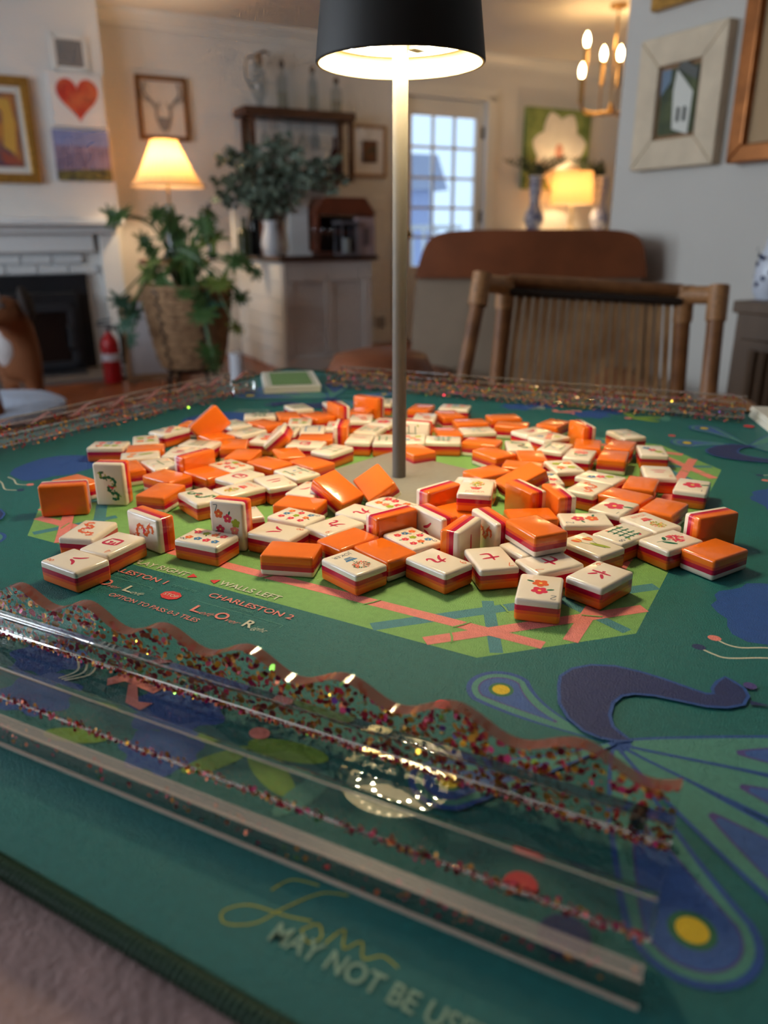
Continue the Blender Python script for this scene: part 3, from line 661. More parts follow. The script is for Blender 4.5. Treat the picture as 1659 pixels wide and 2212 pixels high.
# ------------------------------------------------------------------ dining end: sideboard, lamp, vases, chandelier
_s, _z = onwall(1222, 497, .27); sb = W4 @ Vector((_s, -.27, _z))
def onsb(px, d=.27): s_, _ = onwall(px, 480, d); v = W4 @ Vector((s_, -d, 0)); v.z = sb.z; return v
t = thing('sideboard', 'pale sideboard against the far wall under the magnolia painting', 'sideboard', frame((sb.x, sb.y, 0), RA))
MB().box((0, 0, sb.z / 2 - .01), (1.5, .42, sb.z - .1)).build('body', M_trim, t); MB().box((0, 0, sb.z - .02), (1.56, .46, .04)).build('top', M_trim, t, bevel=.005)
for k in range(3):
    dd = MB().box((-.5 + .5 * k, -.215, sb.z / 2), (.46, .02, sb.z - .2)).build('door', M_trim, t); MB().lathe([(0, 0), (.015, 0), (.015, .02), (0, .025)], 10, (-.35 + .5 * k, -.225, sb.z / 2), axis=Matrix.Rotation(R(90), 3, 'X')).build('knob', MATS['brass'], dd)
M_lin = MATS['shade']
def small_lamp(name, label, px, py, Y, pyT, pyB, rpx):
    p = onsb(px); Y = p.y; za = at(px, pyB, Y).z - p.z; zb = at(px, pyT, Y).z - p.z; r = rpx / 1660 * Y
    t = thing(name, label, 'lamp', frame(p))
    MB().lathe([(0, 0), (.07, 0), (.07, .015), (.02, .03), (.03, .09), (.015, .14), (.022, .17), (.01, .2), (.01, za + .03), (0, za + .03)], 16).build('base', mat('clear lamp base', srgb(215, 200, 170), .1, coat=.5), t, smooth=45)
    shade(t, r, r * .88, za, zb); bulb(t, (za + zb) / 2, 120, .04, (1, .68, .36, 1))
    return t
small_lamp('drum_lamp', 'small table lamp with glowing yellow drum shade on the sideboard', 1232, 497, 7.85, 371, 441, 42)
M_porc = mat('blue and white porcelain', srgb(60, 78, 140), .2, c2=srgb(205, 210, 222), nscale=22)
for px, lab in ((1153, 'blue and white gourd vase left of the drum lamp'), (1293, 'blue and white gourd vase right of the drum lamp')):
    p = onsb(px, .3); h = at(px, 382, p.y).z - p.z
    t = thing('porcelain_vase', lab, 'vase', frame(p), 'blue and white vases on the sideboard')
    MB().lathe([(.05, 0), (.06, .01), (.09, h * .18), (.085, h * .3), (.05, h * .45), (.045, h * .6), (.06, h * .78), (.055, h * .95), (.065, h)], 22).build('body', M_porc, t, smooth=50)
    MB().lathe([(.064, h - .006), (.07, h), (.064, h + .008)], 22).build('rim', mat('white glaze', 0), t)
    g = thing('sprigs', 'dark green sprigs standing in the vase %s' % ('left of the drum lamp' if px < 1200 else 'right of the drum lamp'), 'foliage', frame(p + Vector((0, 0, h * .6))), 'sprigs in the porcelain vases')
    rnd = random.Random(px)
    for k in range(9):
        a = rnd.uniform(0, 6.28); l = rnd.uniform(.25, .42); q = Vector((l * .75 * math.cos(a), l * .3 * math.sin(a), l * .55 + .1))
        sp = MB(); pts = smoothpts([Vector((0, 0, 0)), Vector((q.x * .2, q.y * .2, q.z * .7)), q], 5); sp.tube(pts, .004, 4)
        for pp in pts[3:]:
            for s in (-1, 1): sp.add([pp, pp + Vector((s * .02, .01, .03)), pp + Vector((s * .045, 0, .05)), pp + Vector((s * .03, -.01, .015))], [(0, 1, 2, 3)])
        sp.build('sprig', mat('dark sprig', srgb(62, 74, 50), .6), g)
cp = at(1318, 240, 6.2)
t = thing('chandelier', 'slim brass candelabra chandelier with lit flame bulbs', 'chandelier', frame((cp.x, cp.y, cp.z)))
M_brass2 = mat('satin brass', srgb(186, 150, 98), .3, .9)
MB().lathe([(0, -.03), (.03, -.02), (.02, .02), (.012, .05), (0, .05)], 14).build('hub', M_brass2, t, smooth=45)
MB().tube([(0, 0, .04), (0, 0, CEIL - cp.z)], .008).build('rod', M_brass2, t); MB().lathe([(0, CEIL - cp.z - .03), (.06, CEIL - cp.z - .02), (.06, CEIL - cp.z), (0, CEIL - cp.z)], 16).build('canopy', M_brass2, t, smooth=40)
def ch_(px, py, dy): v = at(px, py + 14, 6.2 + dy) - cp; return (v.x, dy, v.z)
for k, (dx, dy, hz) in enumerate((ch_(1257, 147, -.12), ch_(1268, 80, .1), ch_(1304, 110, .16), ch_(1340, 110, -.16), (.16, .14, .5), (.24, -.06, .34))):
    arm = MB().tube(smoothpts([(0, 0, 0), (dx * .5, dy * .5, -.02), (dx * .92, dy * .92, 0), (dx, dy, .08), (dx, dy, hz - .16)], 5), .007, 6).build('arm', M_brass2, t, smooth=40)
    MB().lathe([(.0, hz - .18), (.016, hz - .18), (.016, hz - .02), (0, hz - .02)], 12, (dx, dy, 0)).build('candle_sleeve', M_brass2, arm, smooth=40)
    MB().lathe([(0, hz - .02), (.012, hz - .015), (.02, hz + .02), (.014, hz + .05), (0, hz + .075)], 12, (dx, dy, 0)).build('flame_bulb', emit_mat('flame bulb', (1, .62, .25, 1), 60), arm, smooth=60)
# ------------------------------------------------------------------ right wall pictures
M_limed = mat('limed wood', srgb(214, 196, 168), .6, noise=.08, nscale=12)
def on_r(px0, py0, px1, py1): return rect(px0, py0, px1, py1, .03, onright)
xa, za = onright(1376, 235, .03); xb, zb = onright(1562, 195, .03); zt_a = onright(1478, 66, .03)[1]; zb_a = onright(1456, 362, .03)[1]
t, w_, h_ = picture('house_painting', 'wide limed-wood frame around a small painting of a white house', 'painting', RW, xa, xb, zb_a, zt_a, .088, .04, M_limed, cm=mat('gilt slip', srgb(150, 110, 70), .5))
iw, ih = w_ - .176, h_ - .176
flat(t, 'painting', [(-iw / 2 + .012, -ih / 2 + .012), (iw / 2 - .012, -ih / 2 + .012), (iw / 2 - .012, ih / 2 - .012), (-iw / 2 + .012, ih / 2 - .012)], mat('garden paint', srgb(46, 58, 36), .6, c2=srgb(84, 92, 50), nscale=14), -.03)
flat(t, 'painted_sky', [(-iw / 2 + .012, .02), (-iw / 2 + .05, .06), (-iw / 2 + .05, ih / 2 - .012), (-iw / 2 + .012, ih / 2 - .012)], mat('grey blue paint', srgb(110, 130, 150), .6), -.031)
flat(t, 'painted_house', [(-.01, -.08), (.055, -.1), (.06, .02), (.02, .06), (-.012, .09), (-.02, .03)], mat('house paint', srgb(215, 215, 205), .6), -.032)
flat(t, 'painted_roof', [(-.012, .095), (.07, .05), (.075, .08), (.01, .115)], mat('roof paint', srgb(90, 92, 88), .6), -.033)
for x in (.004, .03): flat(t, 'painted_window', [(x, -.06), (x + .012, -.062), (x + .012, -.02), (x, -.018)], mat('dark window paint', srgb(40, 45, 40), .6), -.034)
xa, _ = onright(1600, 170, .03); zb_b = onright(1640, 349, .03)[1]
t, w_, h_ = picture('gilt_frame_picture', 'copper-gilt framed picture cut off at the right edge', 'painting', RW, xa, xa + .6, zb_b, zb_b + .75, .05, .05, mat('copper gilt', srgb(150, 92, 48), .3, .7, noise=.2, nscale=30), cm=mat('tan linen', srgb(176, 146, 108), .7))
flat(t, 'print', [(-.17, -.22), (.17, -.22), (.17, .24), (-.17, .24)], mat('amber print', srgb(150, 96, 60), .6, c2=srgb(90, 70, 50), nscale=8), -.04)
xa, zb_c = onright(1478, 3, .03)
picture('upper_frame', 'gilt picture frame whose lower edge shows at the top', 'painting', RW, xa - .14, xa + .1, zb_c, zb_c + .28, .03, .03, M_gold, cm=M_canvas)
# ------------------------------------------------------------------ cabinet at right with vase
p = at(1592, 650, 2.0); cz = p.z
pw = Vector((p.x, p.y, 0)); dW = (QW - pw).dot(E1)
t = thing('side_cabinet', 'brown wood cabinet with reeded door against the right wall', 'cabinet', Matrix(((-E2.x, E1.x, 0, p.x), (-E2.y, E1.y, 0, p.y), (0, 0, 1, 0), (0, 0, 0, 1))))
M_cab = mat('grey brown wood', srgb(100, 78, 58), .5, noise=.18, nscale=12, stretch=(1, 1, .2))
cl = 1.1
MB().box((cl / 2, dW / 2, cz / 2), (cl, dW - .02, cz - .04)).build('body', M_cab, t); MB().box((cl / 2, dW / 2, cz - .015), (cl + .03, dW - .01, .03)).build('top', M_cab, t, bevel=.004)
for k in range(2):
    d_ = MB().box((.28 + k * .54, .0, cz / 2 - .02), (.5, .02, cz - .14)).build('door', M_cab, t, bevel=.003)
    for j in range(14): MB().lathe([(.012, -.3), (.012, .3)], 8, (.08 + .54 * k + j * .03, -.012, cz / 2 - .02)).build('reed', M_cab, d_)
pv = at(1668, 640, 2.05); pv.z = cz
t = thing('spotted_vase', 'white vase with dark blue spots on the side cabinet', 'vase', frame(pv))
hv = at(1660, 500, 2.05).z - cz
MB().lathe([(0, 0), (.04, 0), (.05, .02), (.05, hv * .5), (.035, hv * .75), (.028, hv), (.022, hv), (.02, hv - .01), (0, hv - .02)], 22).build('body', mat('white porcelain', srgb(205, 212, 225), .25), t, smooth=45)
sp = MB()
for k in range(26):
    a = k * 2.4; z = .03 + hv * .6 * ((k * 7) % 26) / 26; c = Vector((.0505 * math.cos(a), .0505 * math.sin(a), z)); n_ = Vector((math.cos(a), math.sin(a), 0)); tx = Vector((-n_.y, n_.x, 0))
    sp.add([c + n_ * .0006 + (tx * math.cos(j * math.pi / 4) + Vector((0, 0, 1)) * math.sin(j * math.pi / 4)) * .007 for j in range(8)], [tuple(range(8))])
sp.build('painted_spots', mat('cobalt spots', srgb(40, 50, 90), .3), t)
# ------------------------------------------------------------------ leather armchair and ottoman
M_leath = mat('brown leather', srgb(128, 70, 38), .45, noise=.15, nscale=8, bump=.3, bscale=60)
M_taupe = mat('taupe upholstery', srgb(150, 132, 112), .5, noise=.08, nscale=6)  # paler and greyer than the headrest band
YC = 2.75
a0 = at(900, 520, YC); a1 = at(1392, 520, YC)
acx = (a0.x + a1.x) / 2; aw = a1.x - a0.x; ztop = at(1140, 496, YC).z; zmid = at(1140, 600, YC).z; zlow = at(1140, 790, YC).z
t = thing('leather_armchair', 'large brown leather armchair behind the rattan chair', 'armchair', frame((acx, YC, 0), R(-4)))
def slab(name, m, x0b, x1b, x0t, x1t, z0, z1, y0, y1, round_=.06, crown=.0, round_n=7):
    n = 28; pts = [(x0b, z0), (x1b, z0)]
    for i in range(n + 1):
        an = math.pi * i / n; cx_, sx_ = math.cos(an), math.sin(an); k_ = 2 / round_n
        q = math.copysign(abs(cx_) ** k_, cx_); zz = z0 + (z1 + crown - z0) * max(.02, sx_ ** k_); fr_ = (zz - z0) / (z1 + crown - z0)
        lo = x0b + (x0t - x0b) * fr_; hi = x1b + (x1t - x1b) * fr_; pts.append(((lo + hi) / 2 + q * (hi - lo) / 2, zz))
    return MB().prism(pts, -(y1), -(y0)).xform(Matrix(((1, 0, 0, 0), (0, 0, -1, 0), (0, 1, 0, 0), (0, 0, 0, 1)))).build(name, m, t, smooth=50, bevel=round_, seg=4)
slab('headrest_band', M_leath, -aw / 2 - .005, aw / 2 + .01, -aw / 2 + .04, aw / 2 - .02, zmid, ztop - .035, -.02, .16, .035, .035)
slab('back_panel', M_taupe, -aw / 2 - .04, aw / 2 + .03, -aw / 2 + .0, aw / 2 + .0, .18, zmid + .01, .0, .15, .02, 0., 30)
MB().box((0, -.28, .3), (aw * .66, .54, .22)).build('seat_cushion', M_leath, t, smooth=50, bevel=.07, seg=4)
for s in (-1, 1): MB().box((s * (aw / 2 - .07), -.26, .36), (.14, .56, .3)).build('arm', M_leath, t, smooth=50, bevel=.06, seg=4)
for sx in (-1, 1):
    for sy in (-.5, .05): MB().lathe([(.022, 0), (.03, .2)], 12, (sx * aw * .4, sy, 0)).build('leg', M_oakd, t)
op = at(822, 790, 1.9)
ozt = at(822, 756, 1.9).z
t = thing('leather_ottoman', 'low round brown leather ottoman behind the far rack', 'ottoman', frame((op.x, op.y, 0)))
MB().lathe([(0, .06), (.12, .06), (.132, .1), (.137, ozt - .11), (.132, ozt - .05), (.112, ozt - .012), (.06, ozt), (0, ozt + .002)], 32).build('cushion', M_leath, t, smooth=60)
MB().tube([(.135 * math.cos(a * math.pi / 16), .135 * math.sin(a * math.pi / 16), ozt - .09) for a in range(32)], .006, 6, closed=True).build('piping', M_leath, t)
for a in (45, 135, 225, 315): MB().lathe([(.018, 0), (.02, .08)], 10, (.09 * math.cos(R(a)), .09 * math.sin(R(a)), 0)).build('foot', M_oakd, t)
# ------------------------------------------------------------------ rattan chair
YR = 1.7
M_rat = mat('rattan cane', srgb(150, 100, 58), .45, c2=srgb(112, 70, 38), nscale=18)
M_wrap = mat('rattan binding', srgb(168, 120, 76), .5, noise=.3, nscale=90, stretch=(1, 1, 6))
M_slat = mat('split cane', srgb(200, 160, 116), .55, c2=srgb(160, 118, 78), nscale=12)
c0 = at(1285, 700, YR)
t = thing('rattan_chair', 'rattan armchair with vertical cane slat back facing the table', 'chair', frame((c0.x, c0.y, 0), R(-6)))
Mi = t.matrix_world.inverted()
def L(px, py, dy=0.): return Mi @ at(px, py, YR + dy)
def dn(v, z): return Vector((v.x, v.y, z))
pl, pr_ = L(1094, 612), L(1478, 632); plb, prb = L(1076, 800), L(1462, 850)
ol, orr = L(1042, 606, -.06), L(1552, 632, -.06); olb, orb = L(1004, 800, -.12), L(1530, 850, -.12)
def ext(a, b, z): q = (z - a.z) / (b.z - a.z); return a + (b - a) * q
MB().tube([pl, plb, ext(pl, plb, 0)], .017, 10).build('back_post', M_rat, t, smooth=50); MB().tube([pr_, prb, ext(pr_, prb, 0)], .017, 10).build('back_post', M_rat, t, smooth=50)
MB().tube([ol, olb, ext(ol, olb, 0)], .015, 10).build('outer_post', M_rat, t, smooth=50); MB().tube([orr, orb, ext(orr, orb, 0)], .017, 10).build('outer_post', M_rat, t, smooth=50)
for a_, b_ in ((pl, ol), (pr_, orr)):
    MB().tube([a_ + Vector((0, 0, -.005)), b_ + Vector((0, 0, -.005))], .019, 10).build('binding', M_wrap, t, smooth=50)
    for q_, q2 in ((a_, plb if a_ is pl else prb), (b_, olb if a_ is pl else orb)): MB().tube([q_ + Vector((0, 0, .014)), q_ + (q2 - q_) * .28], .0205, 10).build('binding', M_wrap, t, smooth=50)
tl, trr = L(1100, 606), L(1472, 628)
MB().tube([tl, trr], .014, 8).build('top_rail', M_rat, t, smooth=50)
MB().tube([tl + Vector((0, -.012, -.022)), trr + Vector((0, -.012, -.022))], .009, 8).build('lashing', mat('dark lashing', srgb(40, 28, 20), .7), t)
ns = 20
for k in range(ns):
    q = (k + .5) / ns; a_ = tl + (trr - tl) * q; b_ = plb + (prb - plb) * q; b_ = ext(a_, b_, .46); mid = (a_ + b_) / 2; d_ = (a_ - b_); ln = d_.length
    rot = Vector((0, 0, 1)).rotation_difference(d_.normalized()).to_matrix()
    MB().box(mid, (.0125, .006, ln), rot=rot).build('slat', M_slat, t)
MB().tube([ext(pl, plb, .46), ext(pr_, prb, .46)], .014, 8).build('lower_rail', M_rat, t, smooth=50)
sxl, sxr = ext(pl, plb, .42), ext(pr_, prb, .42)
MB().box(((sxl.x + sxr.x) / 2, sxl.y - .2, .42), (sxr.x - sxl.x + .06, .42, .05)).build('seat', M_slat, t, bevel=.015)
for s, x in ((-1, sxl.x - .03), (1, sxr.x + .03)):
    MB().tube([(x, sxl.y - .4, 0), (x, sxl.y - .4, .6)], .016, 8).build('front_leg', M_rat, t, smooth=50)
    e_ = ext(ol, olb, .62) if s < 0 else ext(orr, orb, .62); MB().tube(smoothpts([e_, (x + s * .03, sxl.y - .2, .63), (x, sxl.y - .4, .6)], 5), .016, 8).build('arm', M_rat, t, smooth=50)
# ------------------------------------------------------------------ wooden chair with pale cushion at left
p = at(66, 868, 2.3); hs = p.z
t = thing('cushioned_chair', 'wooden chair with pale blue seat cushion at far left', 'chair', frame((p.x - .13, p.y + .05, 0), R(20)))
M_cush = mat('pale blue quilted cotton', srgb(176, 190, 212), .8, noise=.06, nscale=20)
MB().lathe([(0, hs - .06), (.17, hs - .06), (.2, hs - .045), (.2, hs - .02), (.17, hs - .004), (0, hs)], 32).build('seat_cushion', M_cush, t, smooth=60)
M_chair = mat('warm brown wood', srgb(120, 66, 34), .4, noise=.15, nscale=10)
MB().lathe([(0, hs - .1), (.2, hs - .1), (.205, hs - .08), (.2, hs - .06), (0, hs - .06)], 32).build('seat', M_chair, t, smooth=50)
for a in (45, 135, 225, 315): MB().tube([(.15 * math.cos(R(a)), .15 * math.sin(R(a)), hs - .09), (.18 * math.cos(R(a)), .18 * math.sin(R(a)), 0)], .018).build('leg', M_chair, t, smooth=50)
pp = Mi2 = t.matrix_world.inverted() @ at(4, 880, 2.2)
MB().tube([(pp.x, pp.y, hs - .12), (pp.x - .02, pp.y, hs + .05), (pp.x - .06, pp.y, hs + .22)], .02).build('back_post', M_chair, t, smooth=50)
MB().tube([(pp.x - .1, pp.y + .25, hs - .12), (pp.x - .12, pp.y + .25, hs + .22)], .02).build('back_post', M_chair, t, smooth=50)
MB().tube([(pp.x - .06, pp.y, hs + .2), (pp.x - .12, pp.y + .25, hs + .2)], .02).build('back_rail', M_chair, t, smooth=50)
# ------------------------------------------------------------------ dog by the fireplace
YD = 4.1
hd = at(15, 664, YD - .12); nk = at(32, 705, YD + .02); chst = at(42, 765, YD + .05)
m = bpy.data.materials.new('dog coat'); m.use_nodes = True; nt = m.node_tree; bs = nt.nodes['Principled BSDF']; bs.inputs['Roughness'].default_value = .8
tc = nt.nodes.new('ShaderNodeTexCoord'); n1 = nt.nodes.new('ShaderNodeTexNoise'); n1.inputs['Scale'].default_value = 5
sep = nt.nodes.new('ShaderNodeSeparateXYZ'); nt.links.new(tc.outputs['Object'], sep.inputs[0]); nt.links.new(tc.outputs['Object'], n1.inputs[0])
ad = nt.nodes.new('ShaderNodeMath'); ad.operation = 'MULTIPLY_ADD'; ad.inputs[1].default_value = .25; nt.links.new(n1.outputs[0], ad.inputs[0]); nt.links.new(sep.outputs[0], ad.inputs[2])
cr_ = nt.nodes.new('ShaderNodeValToRGB'); e = cr_.color_ramp.elements
e[0].position = .42; e[0].color = srgb(96, 56, 30); e[1].position = .5; e[1].color = srgb(124, 74, 40)
mr_ = nt.nodes.new('ShaderNodeMapRange'); mr_.inputs[1].default_value = -.4; mr_.inputs[2].default_value = .5
nt.links.new(ad.outputs[0], mr_.inputs[0]); nt.links.new(mr_.outputs[0], cr_.inputs[0]); nt.links.new(cr_.outputs[0], bs.inputs['Base Color'])
dorg = Vector((chst.x, chst.y, 0))
t = thing('dog', 'brown and white dog standing in front of the fireplace', 'dog', frame(dorg))
def dl_(v): return v - dorg
me = bpy.data.meshes.new('body'); J = []
def j(v, r): J.append((v, r)); return len(J) - 1
Ed = []
ic = j(dl_(chst), .115); ip = j(dl_(chst) + Vector((-.1, .2, .03)), .115); ih_ = j(dl_(chst) + Vector((-.21, .42, .04)), .1); ir = j(dl_(chst) + Vector((-.26, .52, .02)), .075)
ink = j(dl_(nk), .085); ihd = j(dl_(hd), .105); imz = j(dl_(hd) + Vector((-.05, -.09, -.05)), .048); ins = j(dl_(hd) + Vector((-.07, -.14, -.06)), .034)
Ed += [(ic, ip), (ip, ih_), (ih_, ir), (ic, ink), (ink, ihd), (ihd, imz), (imz, ins)]
for px in (18, 68):
    q = dl_(at(px, 800, YD + .02)); s1 = j(Vector((q.x, q.y, chst.z - .12)), .055); s2 = j(Vector((q.x, q.y + .01, chst.z * .45)), .034); s3 = j(Vector((q.x, q.y, .05)), .026); s4 = j(Vector((q.x, q.y - .04, .024)), .024)
    Ed += [(ic, s1), (s1, s2), (s2, s3), (s3, s4)]
for s in (-1, 1):
    b0 = J[ih_][0]; s1 = j(b0 + Vector((s * .08, .02, -.14)), .06); s2 = j(b0 + Vector((s * .085, -.03, -.24)), .036); s3 = j(Vector((b0.x + s * .085, b0.y + .06, .14)), .025); s4 = j(Vector((b0.x + s * .085, b0.y + .04, .04)), .024); s5 = j(Vector((b0.x + s * .085, b0.y - .02, .022)), .022)
    Ed += [(ih_, s1), (s1, s2), (s2, s3), (s3, s4), (s4, s5)]
t1 = j(J[ir][0] + Vector((-.05, .1, .0)), .022); t2 = j(J[ir][0] + Vector((-.08, .16, -.06)), .012); Ed += [(ir, t1), (t1, t2)]
me.from_pydata([tuple(v) for v, r in J], Ed, []); me.materials.append(m)
body = obj('body', me, t)
sk = body.modifiers.new('skin', 'SKIN')
for i, (v, r) in enumerate(J): me.skin_vertices[0].data[i].radius = (r, r)
me.skin_vertices[0].data[ip].use_root = True
sd = body.modifiers.new('sub', 'SUBSURF'); sd.levels = 2; sd.render_levels = 2; sk.use_smooth_shade = True
h0 = dl_(hd)
def lump(name, c, rad, mm, rot=None):
    mb = MB(); mb.lathe([(math.sin(math.pi * k / 10), -math.cos(math.pi * k / 10)) for k in range(11)], 14); Mx = Matrix.Translation(c) @ (rot or Matrix.Identity(4)) @ Matrix.Diagonal((*rad, 1)); mb.xform(Mx); return mb.build(name, mm, t, smooth=80)
M_dark = mat('dark dog fur', srgb(38, 28, 24), .7)
for s in (-1, 1): lump('ear', h0 + Vector((s * .1, .0, .02)), (.028, .05, .085), M_dark, Matrix.Rotation(R(-s * 14), 4, 'Y'))
lump('nose', h0 + Vector((-.09, -.18, -.045)), (.018, .014, .014), M_blk)
for s in (-1, 1): lump('eye', h0 + Vector((-.02 + s * .045, -.092, .014)), (.011, .008, .011), M_blk)
M_wf = mat('white dog fur', srgb(186, 182, 182), .8, noise=.08, nscale=30)
lump('muzzle_patch', h0 + Vector((-.06, -.115, -.06)), (.046, .07, .044), M_wf)
lump('face_blaze', h0 + Vector((-.012, -.075, .035)), (.02, .03, .06), M_wf)
lump('chest_bib', dl_(at(18, 750, YD + .0)), (.075, .075, .12), M_wf)
# ------------------------------------------------------------------ mauve plush seat below the mat's near edge
M_plush = mat('mauve plush', srgb(158, 126, 122), .9, noise=.12, nscale=60, bump=.8, bscale=300, sheen=.5)
t = thing('plush_chair', 'mauve plush upholstered chair seat below the mat near edge', 'chair', Matrix.Translation(((MATF @ Vector((16, -38.15, 0))).x, (MATF @ Vector((16, -38.15, 0))).y, 0)) @ Matrix.Rotation(MATROT, 4, 'Z'))
rnd = random.Random(2); n = 40; vs = []; fs = []
zt_ = TZ - .66 * U
for i in range(n + 1):
    for k in range(n + 1):
        x = -.42 + .84 * i / n; y = -.5 + .5 * k / n; e_ = min(i, n - i, k) / n
        z = zt_ - .05 * max(0, .12 - e_) / .12 + .004 * math.sin(x * 17 + y * 9) + .003 * math.sin(y * 31 - x * 7) + rnd.uniform(-.0012, .0012); vs.append((x, y, z))
for i in range(n):
    for k in range(n): a_ = i * (n + 1) + k; fs.append((a_, a_ + n + 1, a_ + n + 2, a_ + 1))
MB().add(vs, fs).build('plush_top', M_plush, t, smooth=80)
MB().box((0, -.25, (zt_ - .05) / 2 + .03), (.83, .49, zt_ - .14)).build('base', M_plush, t, bevel=.03)
for sx in (-1, 1):
    for y in (-.45, -.05): MB().lathe([(.02, 0), (.025, .06)], 10, (sx * .36, y, 0)).build('foot', M_oakd, t)
# ------------------------------------------------------------------ card table under the mat
HM = 38.3
t = thing('card_table', 'square card table hidden under the green play mat', 'table', Matrix.Translation((MATF.translation.x, MATF.translation.y, 0)) @ Matrix.Rotation(MATROT, 4, 'Z'))
M_tab = mat('black table edge', srgb(26, 24, 24), .5)
MB().box((0, 0, TZ - .0045 - .0125), (2 * 37.2 * U, 2 * 37.2 * U, .025)).build('table_top', M_tab, t, bevel=.004)
for sx in (-1, 1):
    for sy in (-1, 1): MB().box((sx * .35, sy * .35, (TZ - .03) / 2), (.03, .03, TZ - .03)).build('leg', M_tab, t)
for s in (-1, 1): MB().box((0, s * .35, TZ - .05), (.68, .02, .04)).build('apron', M_tab, t); MB().box((s * .35, 0, TZ - .05), (.02, .68, .04)).build('apron', M_tab, t)
# ------------------------------------------------------------------ printed mat (local units: u, v)
MT = thing('play_mat', 'square teal mahjong mat printed with green octagon, peacocks and lettering', 'mat', MATF)
def fabric(name, c): return mat(name, c, .5, noise=.06, nscale=3.0, bump=.6, bscale=14, spec=.35)
C_teal = fabric('teal cloth', srgb(26, 108, 108)); C_green = fabric('green print', srgb(126, 178, 100)); C_pink = fabric('pink print', srgb(236, 138, 130))
C_lblue = fabric('dusty blue print', srgb(72, 138, 150)); C_blue = fabric('royal blue print', srgb(40, 84, 158)); C_navy = fabric('navy print', srgb(38, 52, 104))
C_aqua = fabric('sea green print', srgb(78, 144, 132)); C_mid = fabric('mid blue print', srgb(58, 98, 168)); C_purp = fabric('purple print', srgb(84, 72, 140)); C_dgreen = fabric('dark green print', srgb(48, 116, 84))
C_yel = fabric('yellow print', srgb(232, 196, 40)); C_red = fabric('red print', srgb(226, 62, 66)); C_cream = fabric('cream print', srgb(214, 212, 190)); C_lime = fabric('lime print', srgb(120, 158, 62)); C_gold = fabric('gold thread print', srgb(170, 168, 40))
def rsq(h, r, n=5):
    o = []
    for k, (sx, sy) in enumerate(((1, 1), (-1, 1), (-1, -1), (1, -1))):
        for i in range(n + 1):
            a = math.pi / 2 * (k + i / n); o.append((sx * (h - r) + r * math.cos(a), sy * (h - r) + r * math.sin(a)))
    return o
MB().prism(rsq(HM, 1.0), -.42, 0).build('mat_cloth', C_teal, MT)
MB().tube([(x, y, -.16) for x, y in rsq(HM, 1.0)], .3, 8, closed=True).build('edge_binding', mat('green binding thread', srgb(24, 66, 48), .6), MT, smooth=60)
st = MB(); per = rsq(HM, 1.0); 
for i in range(len(per)):
    a = Vector(per[i]); b_ = Vector(per[(i + 1) % len(per)]); d_ = b_ - a; ln = d_.length; d_.normalize(); nx_ = Vector((d_.y, -d_.x)); k = int(ln / .21)
    for q in range(k):
        c = a + d_ * (ln * (q + .5) / k); pts = []
        for s in range(7):
            an = R(-20 + 220 * s / 6); rr = .31; off = nx_ * (rr * math.cos(an)) + d_ * (.16 * (s / 6 - .5)); pts.append((c.x + off.x, c.y + off.y, -.16 + rr * math.sin(an)))
        st.tube(pts, .05, 4)
tag(st.build('overlock_stitches', mat('dark green thread', srgb(34, 70, 46), .6), MT), kind='stuff')
LZ = .002
def pr(name, pts, m, layer):
    mb = MB(); mb.poly(pts, LZ * layer); return mb.build(name, m, MT)
oc = 20.6; oh = 15.0
octo = [(-oh, -oc), (oh, -oc), (oc, -oh), (oc, oh), (oh, oc), (-oh, oc), (-oc, oh), (-oc, -oh)]
pr('printed_octagon', octo, C_green, 1)
def band(a, b_, wd, m, layer, name):
    a = Vector(a); b_ = Vector(b_); d_ = (b_ - a).normalized(); n_ = Vector((-d_.y, d_.x)) * wd / 2; return pr(name, [a - n_, b_ - n_, b_ + n_, a + n_], m, layer)
for q in range(4):
    lq = q * .5
    c_, s_ = [(1, 0), (0, 1), (-1, 0), (0, -1)][q]
    rot = lambda p: (p[0] * c_ - p[1] * s_, p[0] * s_ + p[1] * c_)
    band(rot((-17.2, -18.15)), rot((17.2, -18.15)), .72, C_pink, 5 + 3 * q, 'bamboo_stripe')
    band(rot((12.35, -20.4)), rot((20.4, -12.2)), .75, C_pink, 6 + 3 * q, 'bamboo_stripe')
    band(rot((9.55, -20.4)), rot((20.4, -9.3)), .75, C_lblue, 2, 'bamboo_stripe')
    band(rot((15.6, -19.8)), rot((13.3, -15.2)), .6, C_lblue, 3, 'bamboo_stripe')
    band(rot((20.2, -15.0)), rot((15.5, -12.8)), .6, C_lblue, 4, 'bamboo_stripe')
    for (x, y), an in (((8.3, -18.15), 60), ((13.2, -18.15), 60), ((1.8, -18.15), 60), ((-6.5, -18.15), 60), ((13.25, -19.5), 120), ((18.35, -14.3), 20), ((14.3, -15.55), 135)):
        dx, dy = .5 * math.cos(R(an)), .5 * math.sin(R(an)); mb = MB(); stroke(mb, [rot((x - dx, y - dy)), rot((x + .06, y)), rot((x + dx, y + dy))], .1, LZ * (18 + an / 60)); mb.build('bamboo_node', C_green, MT)
hub = Vector((21.8, -23.7))
